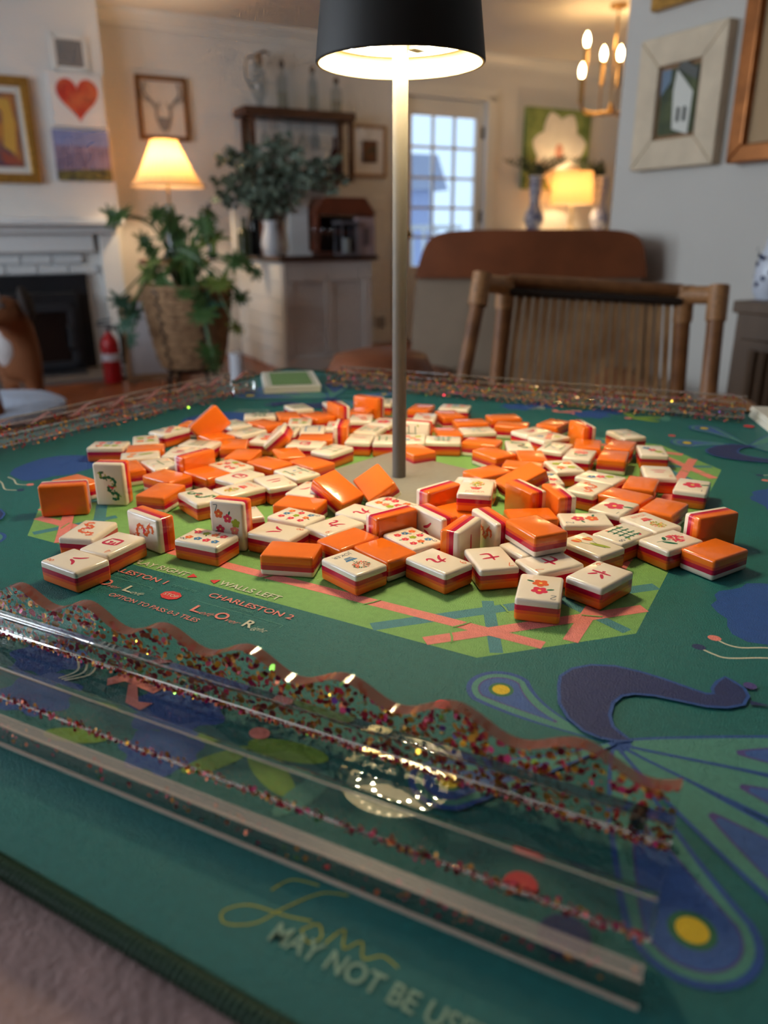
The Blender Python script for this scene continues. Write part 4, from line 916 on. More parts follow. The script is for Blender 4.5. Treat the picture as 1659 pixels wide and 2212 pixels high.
def feather(head, r, bend, mir, ex=1.5, k0=0):
    head = Vector(head); d_ = head - hub; n_ = Vector((-d_.y, d_.x)).normalized(); mid = hub + d_ * .55 + n_ * bend
    def outline(w, t0, capx):
        Lp, Rp = [], []
        N = 22
        for k in range(N + 1):
            q = t0 + (1 - t0) * k / N; p = hub * (1 - q) ** 2 + mid * (2 * q * (1 - q)) + head * q * q
            tg = ((mid - hub) * (1 - q) + (head - mid) * q).normalized(); nn = Vector((-tg.y, tg.x)); u_ = (q - t0) / (1 - t0)
            ww = w * (u_ ** ex + .08 * (1 - u_)); Lp.append(p + nn * ww); Rp.append(p - nn * ww)
        tg = (head - mid).normalized(); a0 = math.atan2(tg.y, tg.x); cap = [head + Vector((math.cos(a0 + an), math.sin(a0 + an))) * w for an in [math.pi / 2 - math.pi * k / 14 for k in range(1, 14)]]
        return [(p.x * mir[0], p.y * mir[1]) for p in Lp + cap + list(reversed(Rp))]
    pr('feather_outline', outline(r, 0, 0), C_blue, 2 + k0); pr('feather_web', outline(r - .22, .05, 0), C_aqua, 3 + k0)
    pr('feather_edge', outline(r - .48, .42, 0), C_purp, 4 + k0); pr('feather_eye', outline(r - .55, .45, 0), C_mid, 5 + k0)
    h = (head.x * mir[0], head.y * mir[1])
    pr('feather_ring', disc(*h, r * .36), C_dgreen, 6 + k0); pr('feather_spot', disc(*h, r * .25), C_yel, 7 + k0)
bodyp = [(18.9, -21.1), (18.75, -20.4), (19.0, -19.6), (19.6, -18.95), (20.5, -18.55), (21.5, -18.5), (22.5, -18.6), (23.5, -18.8), (24.2, -18.9), (24.5, -18.7), (24.4, -18.3), (24.5, -17.7), (24.7, -17.2), (25.0, -17.4), (25.4, -17.7), (25.6, -18.2), (25.5, -18.9), (25.0, -19.4), (24.3, -19.7), (23.3, -19.8), (22.4, -19.9), (21.6, -20.2), (21.2, -20.6), (21.0, -21.3), (21.1, -22.2), (21.4, -22.9), (21.8, -23.2), (22.2, -23.4), (21.8, -23.6), (21.2, -23.7), (20.6, -23.6), (19.9, -23.1), (19.3, -22.3)]
def offset(pts, d):
    n = len(pts); o = []
    for i in range(n):
        a, b_, c = Vector(pts[i - 1]), Vector(pts[i]), Vector(pts[(i + 1) % n]); t1 = (b_ - a).normalized(); t2 = (c - b_).normalized(); tt = (t1 + t2)
        if tt.length < 1e-6: tt = t1
        tt.normalize(); o.append((b_.x - tt.y * d * -1 * -1, b_.y + tt.x * d))
    return o
hyd = [(23.2, -8.9), (23.35, -8.3), (23.8, -7.9), (24.3, -7.3), (24.5, -6.6), (25.2, -6.2), (26.2, -6.0), (27.4, -6.4), (28.6, -7.2), (29.2, -8.6), (29.0, -10.2), (28.6, -11.6), (27.6, -12.7), (26.4, -13.1), (25.2, -13.35), (24.5, -12.9), (24.2, -12.2), (24.1, -11.4), (23.6, -10.9), (23.2, -10.2), (23.4, -9.5)]
for mir in ((1, 1), (1, -1), (-1, 1), (-1, -1)):
    m_ = lambda P: [(x * mir[0], y * mir[1]) for x, y in P]
    for k, (h, r, bd) in enumerate((((16.85, -22.45), 1.42, .75), ((25.5, -30.8), 1.75, -.5), ((29.8, -28.4), 1.95, -.3), ((31.2, -24.5), 1.95, 0), ((30.6, -20.6), 1.95, .2), ((17.4, -28.6), 1.4, .5))): feather(h, r, bd, mir, 1.5 if k in (0, 5) else .85, 6 * k)
    area = sum(bodyp[i][0] * bodyp[(i + 1) % len(bodyp)][1] - bodyp[(i + 1) % len(bodyp)][0] * bodyp[i][1] for i in range(len(bodyp)))
    pr('peacock_outline', m_(offset(bodyp, .14 if area < 0 else -.14)), C_blue, 44); pr('peacock_body', m_(bodyp), C_navy, 45)
    pr('peacock_crest', m_(disc(25.65, -17.35, .26)), C_purp, 43); pr('peacock_beak', m_([(25.75, -18.5), (26.6, -18.5), (25.8, -18.8)]), C_navy, 43)
    pr('hydrangea_print', m_(hyd), C_blue, 2)
    for pts, dc in (([(23.95, -13.8), (24.4, -14.05), (25.0, -14.05), (26.0, -13.5), (27.0, -13.3)], C_pink), ([(23.45, -15.0), (24.0, -15.25), (24.6, -15.3), (26.0, -14.5), (27.2, -14.1)], C_navy)):
        mb = MB(); stroke(mb, [Vector(m_([p])[0]) for p in smoothpts([Vector(p) for p in pts], 4)], .11, LZ * 3); mb.build('printed_tendril', C_cream, MT)
        pr('printed_bud', m_(disc(pts[0][0] - .12, pts[0][1] + .1, .3, .26)), dc, 4)
    pr('printed_dot', m_(disc(15.2, -24.55, .33)), C_red, 2); pr('printed_dot', m_(disc(21.0, -31.5, .5)), C_red, 44); pr('printed_dot', m_(disc(22.6, -32.7, .7)), C_navy, 45)
    for kq, ((x, y), r) in enumerate((((6.2, -29.7), 2.0), ((-1.5, -29.6), 1.8), ((7.6, -32.0), 1.6), ((0.6, -31.8), 1.7))):
        if mir[0] > 0: pr('hydrangea_print', [(x * 1 + r * (1 + .13 * math.cos(7 * a)) * math.cos(a), (y + r * .8 * (1 + .13 * math.cos(7 * a)) * math.sin(a)) * mir[1]) for a in [2 * math.pi * k / 42 for k in range(42)]], C_blue, 2 + kq)
    for kq, ((x, y), rx, an) in enumerate((((11.6, -29.9), 1.6, 10), ((11.8, -31.0), 1.5, -25), ((9.7, -31.5), 1.3, 60), ((13.4, -31.4), 1.4, 80), ((4.2, -33.0), 1.3, 20))):
        if mir[0] > 0: pr('printed_leaf', [(px_, py_ * mir[1]) for px_, py_ in disc(x, y, rx, rx * .34, 18, R(an))], C_lime if an != 80 else C_aqua, 7 + kq)
    if mir[0] > 0:
        for pts in ([(2.2, -29.7), (2.6, -28.9), (4.4, -29.2), (4.9, -28.6), (4.7, -29.6), (3.0, -29.5), (2.6, -30.1)], [(3.6, -29.4), (4.6, -30.3), (5.2, -30.1), (5.1, -30.7), (4.2, -30.6), (3.3, -29.6)]):
            pr('ribbon_print', [(x, y * mir[1]) for x, y in pts], C_pink, 13 + len(pts))
        pr('printed_dot', [(x, y * mir[1]) for x, y in disc(10.1, -29.6, .42, .34)], C_pink, 24)
        for dx in (0, .6, 1.2):
            mb = MB(); stroke(mb, [Vector((x, y * mir[1])) for x, y in smoothpts([(-.2 + dx, -29.2), (.6 + dx * .6, -29.9), (.4 + dx * .3, -30.7)], 4)], .1, LZ * (26 + dx)); mb.build('printed_tendril', C_cream, MT)
# lettering on the near side of the mat
def lettering(s, u0, u1, v, h, m, bold=.012, shear=0.):
    me = text_mesh(s, (u1 - u0) if u1 is not None else None, h, bold, shear); me.materials.append(m)
    o = obj('lettering', me, MT, Matrix.Translation((u0, v, LZ * 20))); return o
lettering('PLAY RIGHT', -6.2, -2.15, -20.45, .5, C_cream); lettering('WALLS LEFT', .05, 4.0, -20.35, .5, C_cream)
pr('arrow_print', [(-2.0, -20.5), (-2.0, -19.95), (-1.5, -20.2)], C_red, 18); pr('arrow_print', [(-.15, -20.4), (-.15, -19.85), (-.65, -20.15)], C_red, 18)
lettering('CHARLESTON 1', -7.9, -2.45, -21.75, .46, C_pink); lettering('CHARLESTON 2', .55, 5.8, -21.72, .46, C_pink)
lettering('REQUIRED', -6.2, -4.6, -22.16, .24, C_aqua, 0.); lettering('OPTIONAL', 2.4, 3.85, -22.14, .24, C_aqua, 0.); lettering('OPTION TO', -1.95, -.3, -21.72, .24, C_aqua, 0.)
pr('stop_sign', [(-1.15 + .62 * math.cos(R(22.5 + 45 * k)), -22.55 + .46 * math.sin(R(22.5 + 45 * k))) for k in range(8)], C_red, 17); lettering('STOP', -1.6, -.7, -22.66, .26, C_cream, .004)
for a_, b_ in ((-7.9, -2.6), (.3, 5.8)):
    mb = MB(); stroke(mb, [Vector((a_, -22.62)), Vector((a_ + .0001, -22.36)), Vector((a_ + .05, -22.33)), Vector((b_ - .05, -22.33)), Vector((b_, -22.36)), Vector((b_ + .0001, -22.62))], .05, LZ * 6); mb.build('bracket_line', C_aqua, MT)
for u_, big, small, m in ((-7.7, 'R', 'ight', C_cream), (-5.7, 'O', 'ver', C_pink), (-3.85, 'L', 'eft', C_cream), (.85, 'L', 'eft', C_pink), (2.3, 'O', 'ver', C_pink), (4.1, 'R', 'ight', C_cream)):
    lettering(big, u_, u_ + (.55 if big != 'O' else .75), -23.35, .66, m, .02); lettering(small, u_ + (.6 if big != 'O' else .8), u_ + (.6 if big != 'O' else .8) + .85, -23.4, .38, m, -.01, .55)
lettering('OPTION TO PASS 0-3 TILES', -4.0, 2.0, -24.15, .36, C_pink, .005)
lettering('MAY NOT BE USED IN S', 15.8, 23.6, -36.55, .62, fabric('sage print', srgb(140, 172, 150)), .015)
for pts in ([(16.9, -34.3), (16.2, -34.6), (15.6, -35.5), (15.2, -36.3), (14.5, -36.7), (14.2, -36.4), (14.7, -35.9), (15.8, -35.7), (16.5, -35.5)], [(16.0, -34.4), (15.2, -34.6), (14.9, -35.2)], [(16.4, -35.9), (16.7, -35.5), (17.0, -35.8), (16.8, -36.1), (16.45, -35.9)], [(17.2, -35.9), (17.4, -35.3), (17.7, -35.8), (18.0, -35.4), (18.3, -35.8), (18.7, -35.5), (19.2, -35.6)]):
    mb = MB(); stroke(mb, smoothpts([Vector(p) for p in pts], 6), .055, LZ * 6); mb.build('signature_stroke', C_gold, MT)

# ------------------------------------------------------------------ acrylic racks
M_acr = glass_mat('clear acrylic', (.965, .98, .975, 1), 1.49, .015)
M_acrp = glass_mat('rosy acrylic', (.96, .9, .89, 1), 1.49, .03)
def half_clear(name, c, fac, rough=.25):
    m = bpy.data.materials.new(name); m.use_nodes = True; nt = m.node_tree; b = nt.nodes['Principled BSDF']
    b.inputs['Base Color'].default_value = c; b.inputs['Roughness'].default_value = rough; b.inputs['Alpha'].default_value = fac; return m
M_solid = mat('solid clear acrylic', (1, 1, 1, 1), 0.0, trans=1.0); M_solid.node_tree.nodes['Principled BSDF'].inputs['IOR'].default_value = 1.49
M_rim = half_clear('rose gold acrylic edge', srgb(140, 74, 60), .78, .06); M_sheen = half_clear('painted milky sheen', srgb(226, 212, 204), .22, .3); M_edge = half_clear('painted edge glint', srgb(236, 216, 200), .42, .15)  # lip sheen and edge glints are painted on as pale coats
GL = [mat('crimson glitter', srgb(172, 18, 50), .45, .25), mat('gold glitter', srgb(214, 146, 40), .45, .3), mat('magenta glitter', srgb(196, 28, 96), .45, .25), mat('copper glitter', srgb(222, 112, 62), .45, .3), mat('violet glitter', srgb(130, 64, 180), .3, .25), mat('lime glitter', srgb(160, 200, 66), .3, .3), mat('gold foil', srgb(240, 180, 60), .1, 1), mat('red foil', srgb(240, 60, 70), .1, 1), mat('green foil', srgb(150, 230, 90), .1, 1)]
RL = 46.4
def wave_z(x): return 2.3 + .36 * math.sin(2 * math.pi * (x + PH) / 4.2) + .05 * math.sin(2 * math.pi * x / 9.3)
PH = .3
def make_rack(name, label, M, seed, n_fl, fs_=1.0):
    t = thing(name, label, 'rack', M, 'acrylic tile racks')
    n = 230; th = .55
    top = [(-RL / 2 + RL * i / n) for i in range(n + 1)]
    vs = []; fs = []
    for x in top: z = wave_z(x); vs += [(x, 0, .02), (x, th, .02), (x, th, z), (x, 0, z)]
    for i in range(n):
        a = 4 * i; fs += [(a, a + 4, a + 7, a + 3), (a + 1, a + 2, a + 6, a + 5), (a + 3, a + 7, a + 6, a + 2), (a, a + 1, a + 5, a + 4)]
    fs += [(0, 3, 2, 1), (4 * n, 4 * n + 1, 4 * n + 2, 4 * n + 3)]
    MB().add(vs, fs).build('wavy_wall', M_acr, t, smooth=40)
    vs = []; fs = []
    for i, x in enumerate(top): z = wave_z(x); vs += [(x, -.01, z + .008), (x, th + .01, z + .008)]
    for i in range(n): fs.append((2 * i, 2 * i + 2, 2 * i + 3, 2 * i + 1))
    MB().add(vs, fs).build('wavy_rim', M_rim, t, smooth=60)
    rn = random.Random(seed); fl = [MB() for _ in GL]
    g = MB()
    def flake(c, r, mi, k=6):
        sg = .45; r *= fs_
        if rn.random() < .09: mi = rn.choice((6, 6, 7, 7, 8)); sg = .9
        ax = Vector((rn.gauss(0, sg), rn.choice((-1, 1)), rn.gauss(0, sg))).normalized(); u_ = ax.orthogonal().normalized(); v_ = ax.cross(u_); ph = rn.uniform(0, 1)
        g.add([c + (u_ * math.cos(2 * math.pi * (q + ph) / k) + v_ * math.sin(2 * math.pi * (q + ph) / k)) * r for q in range(k)], [tuple(range(k))], mi)
    for q in range(n_fl):
        x = rn.uniform(-RL / 2 + .1, RL / 2 - .1); zz = rn.uniform(.08, wave_z(x) - .1); r = rn.choice((.045, .06, .08, .1, .12, .14))
        flake(Vector((x, rn.uniform(.09, th - .09), zz)), r, rn.choice((0, 0, 0, 1, 1, 2, 3, 4, 5) if rn.random() < .12 else (0, 0, 0, 0, 1, 1, 1, 1, 2, 3)), 9)
    for q in range(int(n_fl * .9)):   # front lip and stop strip carry the same glitter; ledge flakes imitate the wall's refracted image
        x = rn.uniform(-RL / 2 + .1, RL / 2 - .1)
        if q % 9 == 0: flake(Vector((x, rn.uniform(5.8, 6.15), rn.uniform(.1, .8))), rn.choice((.04, .06, .08)), rn.choice((0, 0, 1, 2, 3)))
        elif q % 2: flake(Vector((x, rn.uniform(4.64, 4.8), rn.uniform(.47, .85))), rn.choice((.04, .06, .08)), rn.choice((0, 0, 1, 2, 3)))
        else: flake(Vector((x, rn.uniform(1.15, 1.3), rn.uniform(.45, .62))), rn.choice((.04, .06, .08)), rn.choice((0, 0, 1, 2, 3)))
    tag(g.build('glitter', GL, t), kind='stuff')
    MB().box((0, th + 2.83, .22), (RL, 5.66, .4)).build('base_plate', M_acr, t, bevel=.05)
    MB().box((0, .84, .87), (RL, .56, .88)).build('ledge', M_solid, t, bevel=.05)
    MB().box((0, 4.45, 1.14), (RL, .32, 1.42)).build('tile_rest', M_solid, t, bevel=.04)
    MB().box((0, 5.98, .47), (RL, .46, .9)).build('front_lip', M_acrp, t, bevel=.05)
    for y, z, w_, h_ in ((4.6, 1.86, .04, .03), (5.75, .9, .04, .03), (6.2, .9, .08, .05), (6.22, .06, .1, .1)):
        MB().box((0, y, z), (RL, w_, h_)).build('edge', M_edge, t)  # pale strips painted in for the bright lines light draws along edges
    MB().box((0, 5.98, .925), (RL - .02, .42, .01)).build('lip_sheen', M_sheen, t)  # thin pale sheet imitating the milky window reflection on the lip
    for s in (-1, 1):
        MB().lathe([(.0, -.2), (.22, -.2), (.22, .2), (0, .2)], 16, (s * (RL / 2 - 1.0), .84, .95), axis=Matrix.Rotation(R(90), 3, 'X')).build('screw', mat('polished screw', srgb(150, 130, 110), .15, .9), t, smooth=40)
        MB().lathe([(0, .42), (.26, .42), (.26, .95), (0, .95)], 16, (s * (RL / 2 - 1.3), 4.95, 0)).build('peg', M_acr, t, smooth=40)
    return t
def rackM(p0, p1, out):
    """inner base edge from p0 to p1 in mat coordinates; out points to the player"""
    p0, p1 = Vector(p0), Vector(p1); d_ = (p1 - p0).normalized(); y = Vector((-d_.y, d_.x))
    if y.dot(Vector(out)) < 0: d_ = -d_; y = Vector((-d_.y, d_.x))
    c = (p0 + p1) / 2
    return MATF @ Matrix(((d_.x, y.x, 0, c.x), (d_.y, y.y, 0, c.y), (0, 0, 1, 0.1), (0, 0, 0, 1)))
make_rack('tile_rack', 'clear wavy glitter tile rack nearest the camera', rackM((24.5, -27.65), (-21.9, -29.6), (0, -1)), 1, 3000)
make_rack('tile_rack', 'clear wavy glitter tile rack along the far edge in front of rattan chair', rackM((-25.8, 28.8), (20.5, 32.1), (0, 1)), 2, 1700, .75)
make_rack('tile_rack', 'clear wavy glitter tile rack along the left edge near the dog', rackM((-34.1, -24.1), (-30.6, 22.2), (-1, 0)), 3, 1700, .75)

# ------------------------------------------------------------------ cards
def cardstack(name, label, cat, c, an, lw, lh, th, n, inner):
    t = thing(name, label, cat, MATF @ Matrix.Translation((c[0], c[1], .035)) @ Matrix.Rotation(an, 4, 'Z'))
    M_card = mat('white card stock', srgb(226, 224, 214), .5)
    for k in range(n): MB().box(((k % 3 - 1) * .08, (k % 2) * .08, th * (k + .5) / n), (lw, lh, th / n * .86)).build('card', M_card, t, bevel=.02)
    if inner:
        mb = MB(); mb.poly([(-lw / 2 + .9, -lh / 2 + .9), (lw / 2 - .9, -lh / 2 + .9), (lw / 2 - .9, lh / 2 - .9), (-lw / 2 + .9, lh / 2 - .9)], th + .02); mb.build('printed_panel', mat('green card print', srgb(110, 150, 92), .5), t)
        mb = MB(); 
        for s in (-1, 1): stroke(mb, [Vector((s * (lw / 2 - .62), -lh / 2 + .62)), Vector((s * (lw / 2 - .62), lh / 2 - .62))], .08, th + .02); stroke(mb, [Vector((-lw / 2 + .62, s * (lh / 2 - .62))), Vector((lw / 2 - .62, s * (lh / 2 - .62)))], .08, th + .02)
        mb.build('printed_border', MATS['green card print'], t)
    return t
cardstack('rules_card', 'white-bordered green rules card at far left corner of mat', 'card', (-30.6, 28.4), R(40), 6.6, 10.5, .8, 2, True)
cardstack('card_stack', 'short stack of white cards at the right edge beyond the rack', 'cards', (25.0, 33.0), R(20), 6, 9, 1.1, 5, False)

# ------------------------------------------------------------------ portable table lamp
LX, LY = 1.13, 54.8
TL = thing('table_lamp', 'black-shaded portable lamp with grey square base among the tiles', 'lamp', TABLE @ Matrix.Translation((LX, LY, .032)) @ Matrix.Rotation(R(48), 4, 'Z'))
M_lamp = mat('grey metal', srgb(150, 146, 138), .45, .1, noise=.03, nscale=2)
M_lampd = mat('matt black metal', srgb(28, 25, 23), .6)
MB().prism(rsq(4.95, .35), 0, .45).build('base', M_lamp, TL, smooth=40, bevel=.08)
MB().lathe([(.5, .45), (.5, 28.6)], 28).build('pole', mat('dark grey metal', srgb(112, 108, 102), .5), TL, smooth=60)
MB().lathe([(5.245, 27.43), (5.3, 27.5), (5.3, 27.6), (4.35, 35.2), (4.2, 35.5), (0, 35.55)], 96, cap=False).build('shade', M_lampd, TL, smooth=40)
MB().lathe([(5.245, 27.43), (5.12, 27.45), (5.0, 28.9), (4.95, 28.95), (0, 28.95)], 96, cap=False).build('reflector', mat('cream lacquer', srgb(172, 158, 122), .5), TL, smooth=40)
MB().lathe([(4.55, 28.9), (4.55, 28.7), (4.35, 28.65), (0, 28.65)], 72, cap=False).build('diffuser', mat('lamp diffuser', srgb(245, 235, 205), .5, emit=(1.0, .78, .42, 1), estr=4.0), TL, smooth=40)
lm = MB().lathe([(0, -.02), (.15, -.02), (.17, -.012), (.17, 0), (0, 0)], 14).mesh('led', emit_mat('warm LED', (1.0, .80, .46, 1), 800.0), smooth=50)
for nn, rr, off in ((24, 3.55, 0), (15, 2.2, .1)):
    for k in range(nn): a = 2 * math.pi * k / nn + off; obj('led', lm, TL, Matrix.Translation((rr * math.cos(a), rr * math.sin(a), 28.62)))
MB().box((.8, -.6, 28.35), (1.1, .7, .3)).build('touch_switch', M_lamp, TL, bevel=.05)

# ------------------------------------------------------------------ mahjong tiles
TLn, TWd, THk = 3.0, 2.156, 1.219
M_ivory = mat('ivory resin', srgb(246, 232, 214), .16, coat=.3); M_mag = mat('magenta resin', srgb(196, 18, 62), .16, coat=.3)
M_coral = mat('coral resin', srgb(238, 84, 40), .16, coat=.3); M_orange = mat('orange resin', srgb(250, 122, 34), .16, coat=.3)
def tile_layers():
    bm = bmesh.new(); bmesh.ops.create_cube(bm, size=1.0)
    for v in bm.verts: v.co = (v.co.x * TWd, v.co.y * TLn, (v.co.z + .5) * THk)
    bmesh.ops.bevel(bm, geom=list(bm.edges), offset=.17, segments=4, profile=.5, affect='EDGES')
    out = []
    for name, a, b_, m in (('orange_layer', -1, .44, M_orange), ('coral_layer', .44, .60, M_coral), ('magenta_layer', .60, .87, M_mag), ('ivory_layer', .87, 9, M_ivory)):
        c = bm.copy()
        for z, s in ((a, -1), (b_, 1)):
            if 0 < z < THk: bmesh.ops.bisect_plane(c, geom=list(c.verts) + list(c.edges) + list(c.faces), dist=1e-6, plane_co=(0, 0, z), plane_no=(0, 0, s), clear_outer=True)
        me = bpy.data.meshes.new(name); c.to_mesh(me); c.free(); me.materials.append(m)
        me.polygons.foreach_set('use_smooth', [True] * len(me.polygons)); out.append((name, me))
    bm.free(); return out
LAY = tile_layers()
def ink(name, r, g, b_): return mat('ink ' + name, srgb(r, g, b_), .3)
INK = [ink('red', 206, 30, 76), ink('orange', 236, 104, 52), ink('green', 24, 110, 78), ink('lime', 160, 176, 42), ink('blue', 58, 122, 176), ink('pink', 226, 48, 84), ink('slate', 90, 104, 120), ink('yellow', 246, 214, 110), ink('coral', 240, 130, 110)]
K = dict(red=0, orange=1, green=2, lime=3, blue=4, pink=5, slate=6, yellow=7, coral=8)
ZA = THk + .006
DIG = {'1': [[(.1, 0), (.1, .4)]], '2': [[(0, .32), (.08, .4), (.19, .36), (.19, .27), (0, 0), (.22, 0)]], '3': [[(0, .37), (.12, .4), (.18, .31), (.08, .22), (.19, .12), (.1, 0), (0, .04)]], '4': [[(.16, 0), (.16, .4), (0, .13), (.22, .13)]],
       '5': [[(.2, .4), (.03, .4), (.02, .22), (.15, .24), (.2, .12), (.1, 0), (0, .03)]], '6': [[(.18, .4), (.03, .2), (.02, .07), (.1, 0), (.19, .07), (.16, .18), (.03, .14)]], '7': [[(0, .4), (.21, .4), (.08, 0)]],
       '8': [[(.1, .21), (.02, .3), (.1, .4), (.18, .3), (.1, .21), (0, .1), (.1, 0), (.2, .1), (.1, .21)]], '9': [[(.18, .24), (.08, .2), (.02, .3), (.1, .4), (.18, .3), (.16, .12), (.06, 0)]]}
CHN = {1: [[(-.6, 0), (.6, .06)]], 2: [[(-.4, .3), (.4, .34)], [(-.62, -.25), (.62, -.2)]], 3: [[(-.4, .42), (.4, .45)], [(-.34, .05), (.34, .08)], [(-.62, -.35), (.62, -.3)]],
       4: [[(-.5, .4), (-.45, -.45)], [(-.5, .4), (.55, .4), (.5, -.45)], [(-.15, .38), (-.2, 0)], [(.15, .38), (.12, .05), (.35, .0)], [(-.45, -.4), (.5, -.4)]], 5: [[(-.4, .5), (.45, .52)], [(.0, .5), (-.15, -.4)], [(-.35, .1), (.32, .12), (.28, -.4)], [(-.6, -.42), (.6, -.4)]],
       6: [[(0, .55), (.08, .38)], [(-.6, .22), (.62, .26)], [(-.15, .05), (-.5, -.45)], [(.12, .05), (.5, -.48)]], 7: [[(-.55, .05), (.6, .25)], [(-.1, .55), (-.05, -.3), (.15, -.48), (.6, -.4)]],
       8: [[(-.1, .35), (-.25, -.1), (-.6, -.42)], [(.12, .42), (.3, -.05), (.66, -.45)]], 9: [[(-.1, .58), (-.15, .0), (-.55, -.45)], [(-.5, .22), (.3, .28), (.25, -.3), (.45, -.48), (.62, -.3)]]}
def flower(mb, x, y, r, c, n=5, leaf=None):
    for k in range(n): a = 2 * math.pi * k / n + .3; mb.poly(disc(x + r * .55 * math.cos(a), y + r * .55 * math.sin(a), r * .5, r * .44, 12, a), ZA + k * .0004, K[c])
    mb.poly(disc(x, y, r * .22, None, 8), ZA + .004, K['yellow' if c != 'lime' else 'lime'])
    if leaf is not None: mb.poly(disc(x + r * 1.35 * math.cos(leaf), y + r * 1.35 * math.sin(leaf), r * .5, r * .2, 10, leaf), ZA - .001, K['green'])
def corner(mb, d, c):
    for st_ in DIG[d]: stroke(mb, smoothpts([Vector((-.82 + x * 1.15, .86 + y * 1.05)) for x, y in st_], 3), .045, ZA, K[c])
def art(code):
    mb = MB(); k = code[-1]
    if code.startswith('crack'):
        corner(mb, k, 'orange')
        for st_ in CHN[int(k)]:
            p = smoothpts([Vector((x * .85, y * .85 - .08)) for x, y in st_], 5); n = len(p); stroke(mb, p, [.05 + .13 * math.sin(math.pi * min(1, (i + 1.2) / (n + .6))) for i in range(n)], ZA, 0)
    elif code.startswith('dot'):
        n = int(k); lay = {1: [(0, 0)], 2: [(0, .42), (0, -.42)], 3: [(-.4, .5), (0, 0), (.4, -.5)], 4: [(-.42, .5), (.42, .5), (-.42, -.5), (.42, -.5)], 5: [(-.45, .55), (.45, .55), (0, 0), (-.45, -.55), (.45, -.55)], 6: [(-.42, .65), (.42, .65), (-.42, 0), (.42, 0), (-.42, -.65), (.42, -.65)],
               7: [(-.5, .75), (.05, .5), (.55, .25), (-.45, -.2), (.45, -.2), (-.45, -.8), (.45, -.8)], 8: [(s * .42, y) for y in (.9, .3, -.3, -.9) for s in (-1, 1)], 9: [(s * .52, y) for y in (.75, 0, -.75) for s in (-1, 0, 1)]}[n]
        cs = [['pink'], ['pink', 'orange'], ['lime', 'pink', 'blue'], ['lime', 'orange', 'orange', 'lime'], ['pink', 'lime', 'orange', 'blue', 'pink'], ['pink', 'lime', 'blue', 'lime', 'pink', 'orange'], ['orange', 'pink', 'lime', 'pink', 'coral', 'pink', 'orange'], ['orange', 'pink', 'blue', 'lime', 'pink', 'orange', 'blue', 'pink'], ['blue', 'orange', 'pink', 'pink', 'lime', 'pink', 'orange', 'blue', 'pink']][n - 1]
        r = {1: .62, 2: .4, 3: .32, 4: .34, 5: .3, 6: .3, 7: .27, 8: .24, 9: .22}[n]
        for i, (x, y) in enumerate(lay): flower(mb, x, y, r, cs[i], 5, R(200) if n <= 2 and i == 0 else (R(-20) if n <= 2 else (R(70 * i) if i % 2 else None)))
        corner(mb, k, 'slate')
    elif code.startswith('bam'):
        corner(mb, k, 'slate'); n = int(k); cols = {2: 1, 3: 1, 4: 2, 5: 2, 6: 3, 8: 4}[n]
        for i in range(cols):
            x = 0 if cols == 1 else -.6 + 1.2 * i / (cols - 1); stroke(mb, [Vector((x, -.75)), Vector((x + .03, 0)), Vector((x, .65))], [.13, .1, .13], ZA, K['green'])
        for y in {2: (0,), 3: (.3, -.3), 4: (.1,), 5: (.35, -.3), 6: (.3, -.3), 8: (.4, 0, -.4)}[n]: stroke(mb, [Vector((-.75, y)), Vector((.75, y + .04))], .08, ZA + .001, K['green'])
        for x, y, c in ((-.8, .55, 'lime'), (.8, -.5, 'lime'), (.75, .5, 'coral'), (-.75, -.55, 'pink')): mb.poly(disc(x, y, .13, .07, 8, x + y), ZA + .002, K[c])
        if n == 4: mb.poly(disc(0, .45, .16, .12, 10), ZA, K['coral']); mb.poly(disc(0, -.3, .16, .1, 10), ZA, K['blue'])
    elif code.startswith('dragon'):
        c = {'r': 'orange', 'g': 'green', 'b': 'blue'}[k]
        if k == 'b':
            for a, b_ in (((-.6, -.9), (-.6, .9)), ((.6, -.9), (.6, .9)), ((-.6, .9), (.6, .9)), ((-.6, -.9), (.6, -.9))): stroke(mb, [Vector(a), Vector(b_)], .1, ZA, K[c])
        else:
            p = smoothpts([Vector(q) for q in ((-.55, .95), (-.5, .5), (.0, .55), (.4, .3), (.3, -.1), (-.1, -.2), (.1, -.55), (.5, -.6), (.45, -1.0), (.1, -.95))], 6); n = len(p)
            stroke(mb, p, [.08 + .16 * abs(math.sin(i * .9)) for i in range(n)], ZA, K[c]); rn = random.Random(5)
            for i in range(26): q = p[rn.randrange(n)]; a = rn.uniform(0, 6.3); mb.poly(disc(q.x + .16 * math.cos(a), q.y + .16 * math.sin(a), .1, .045, 7, a), ZA + .001 + i * 1e-4, K[c if rn.random() < .7 else ('lime' if k == 'g' else 'coral')])
            stroke(mb, [Vector((-.1, .0)), Vector((.2, -.25)), Vector((.35, -.1))], [.05, .16, .04], ZA + .004, K['pink'])
    elif code == 'flowerp':
        rn = random.Random(3)
        for i in range(46): a = rn.uniform(0, 6.3); q = .5 * math.sqrt(rn.random()); mb.poly(disc(.0 + q * math.cos(a), .38 + q * .95 * math.sin(a), .12, .07, 7, a), ZA + i * 1e-4, K['pink' if rn.random() < .8 else 'coral'])
        stroke(mb, [Vector((.05, -.1)), Vector((-.1, -.5)), Vector((-.15, -1.0))], .04, ZA, K['green'])
        mb.poly(disc(.3, -.45, .42, .14, 12, .6), ZA + .001, K['green']); mb.poly(disc(-.3, -.25, .25, .12, 12, 2.4), ZA + .002, K['green'])
    elif code == 'flowert':
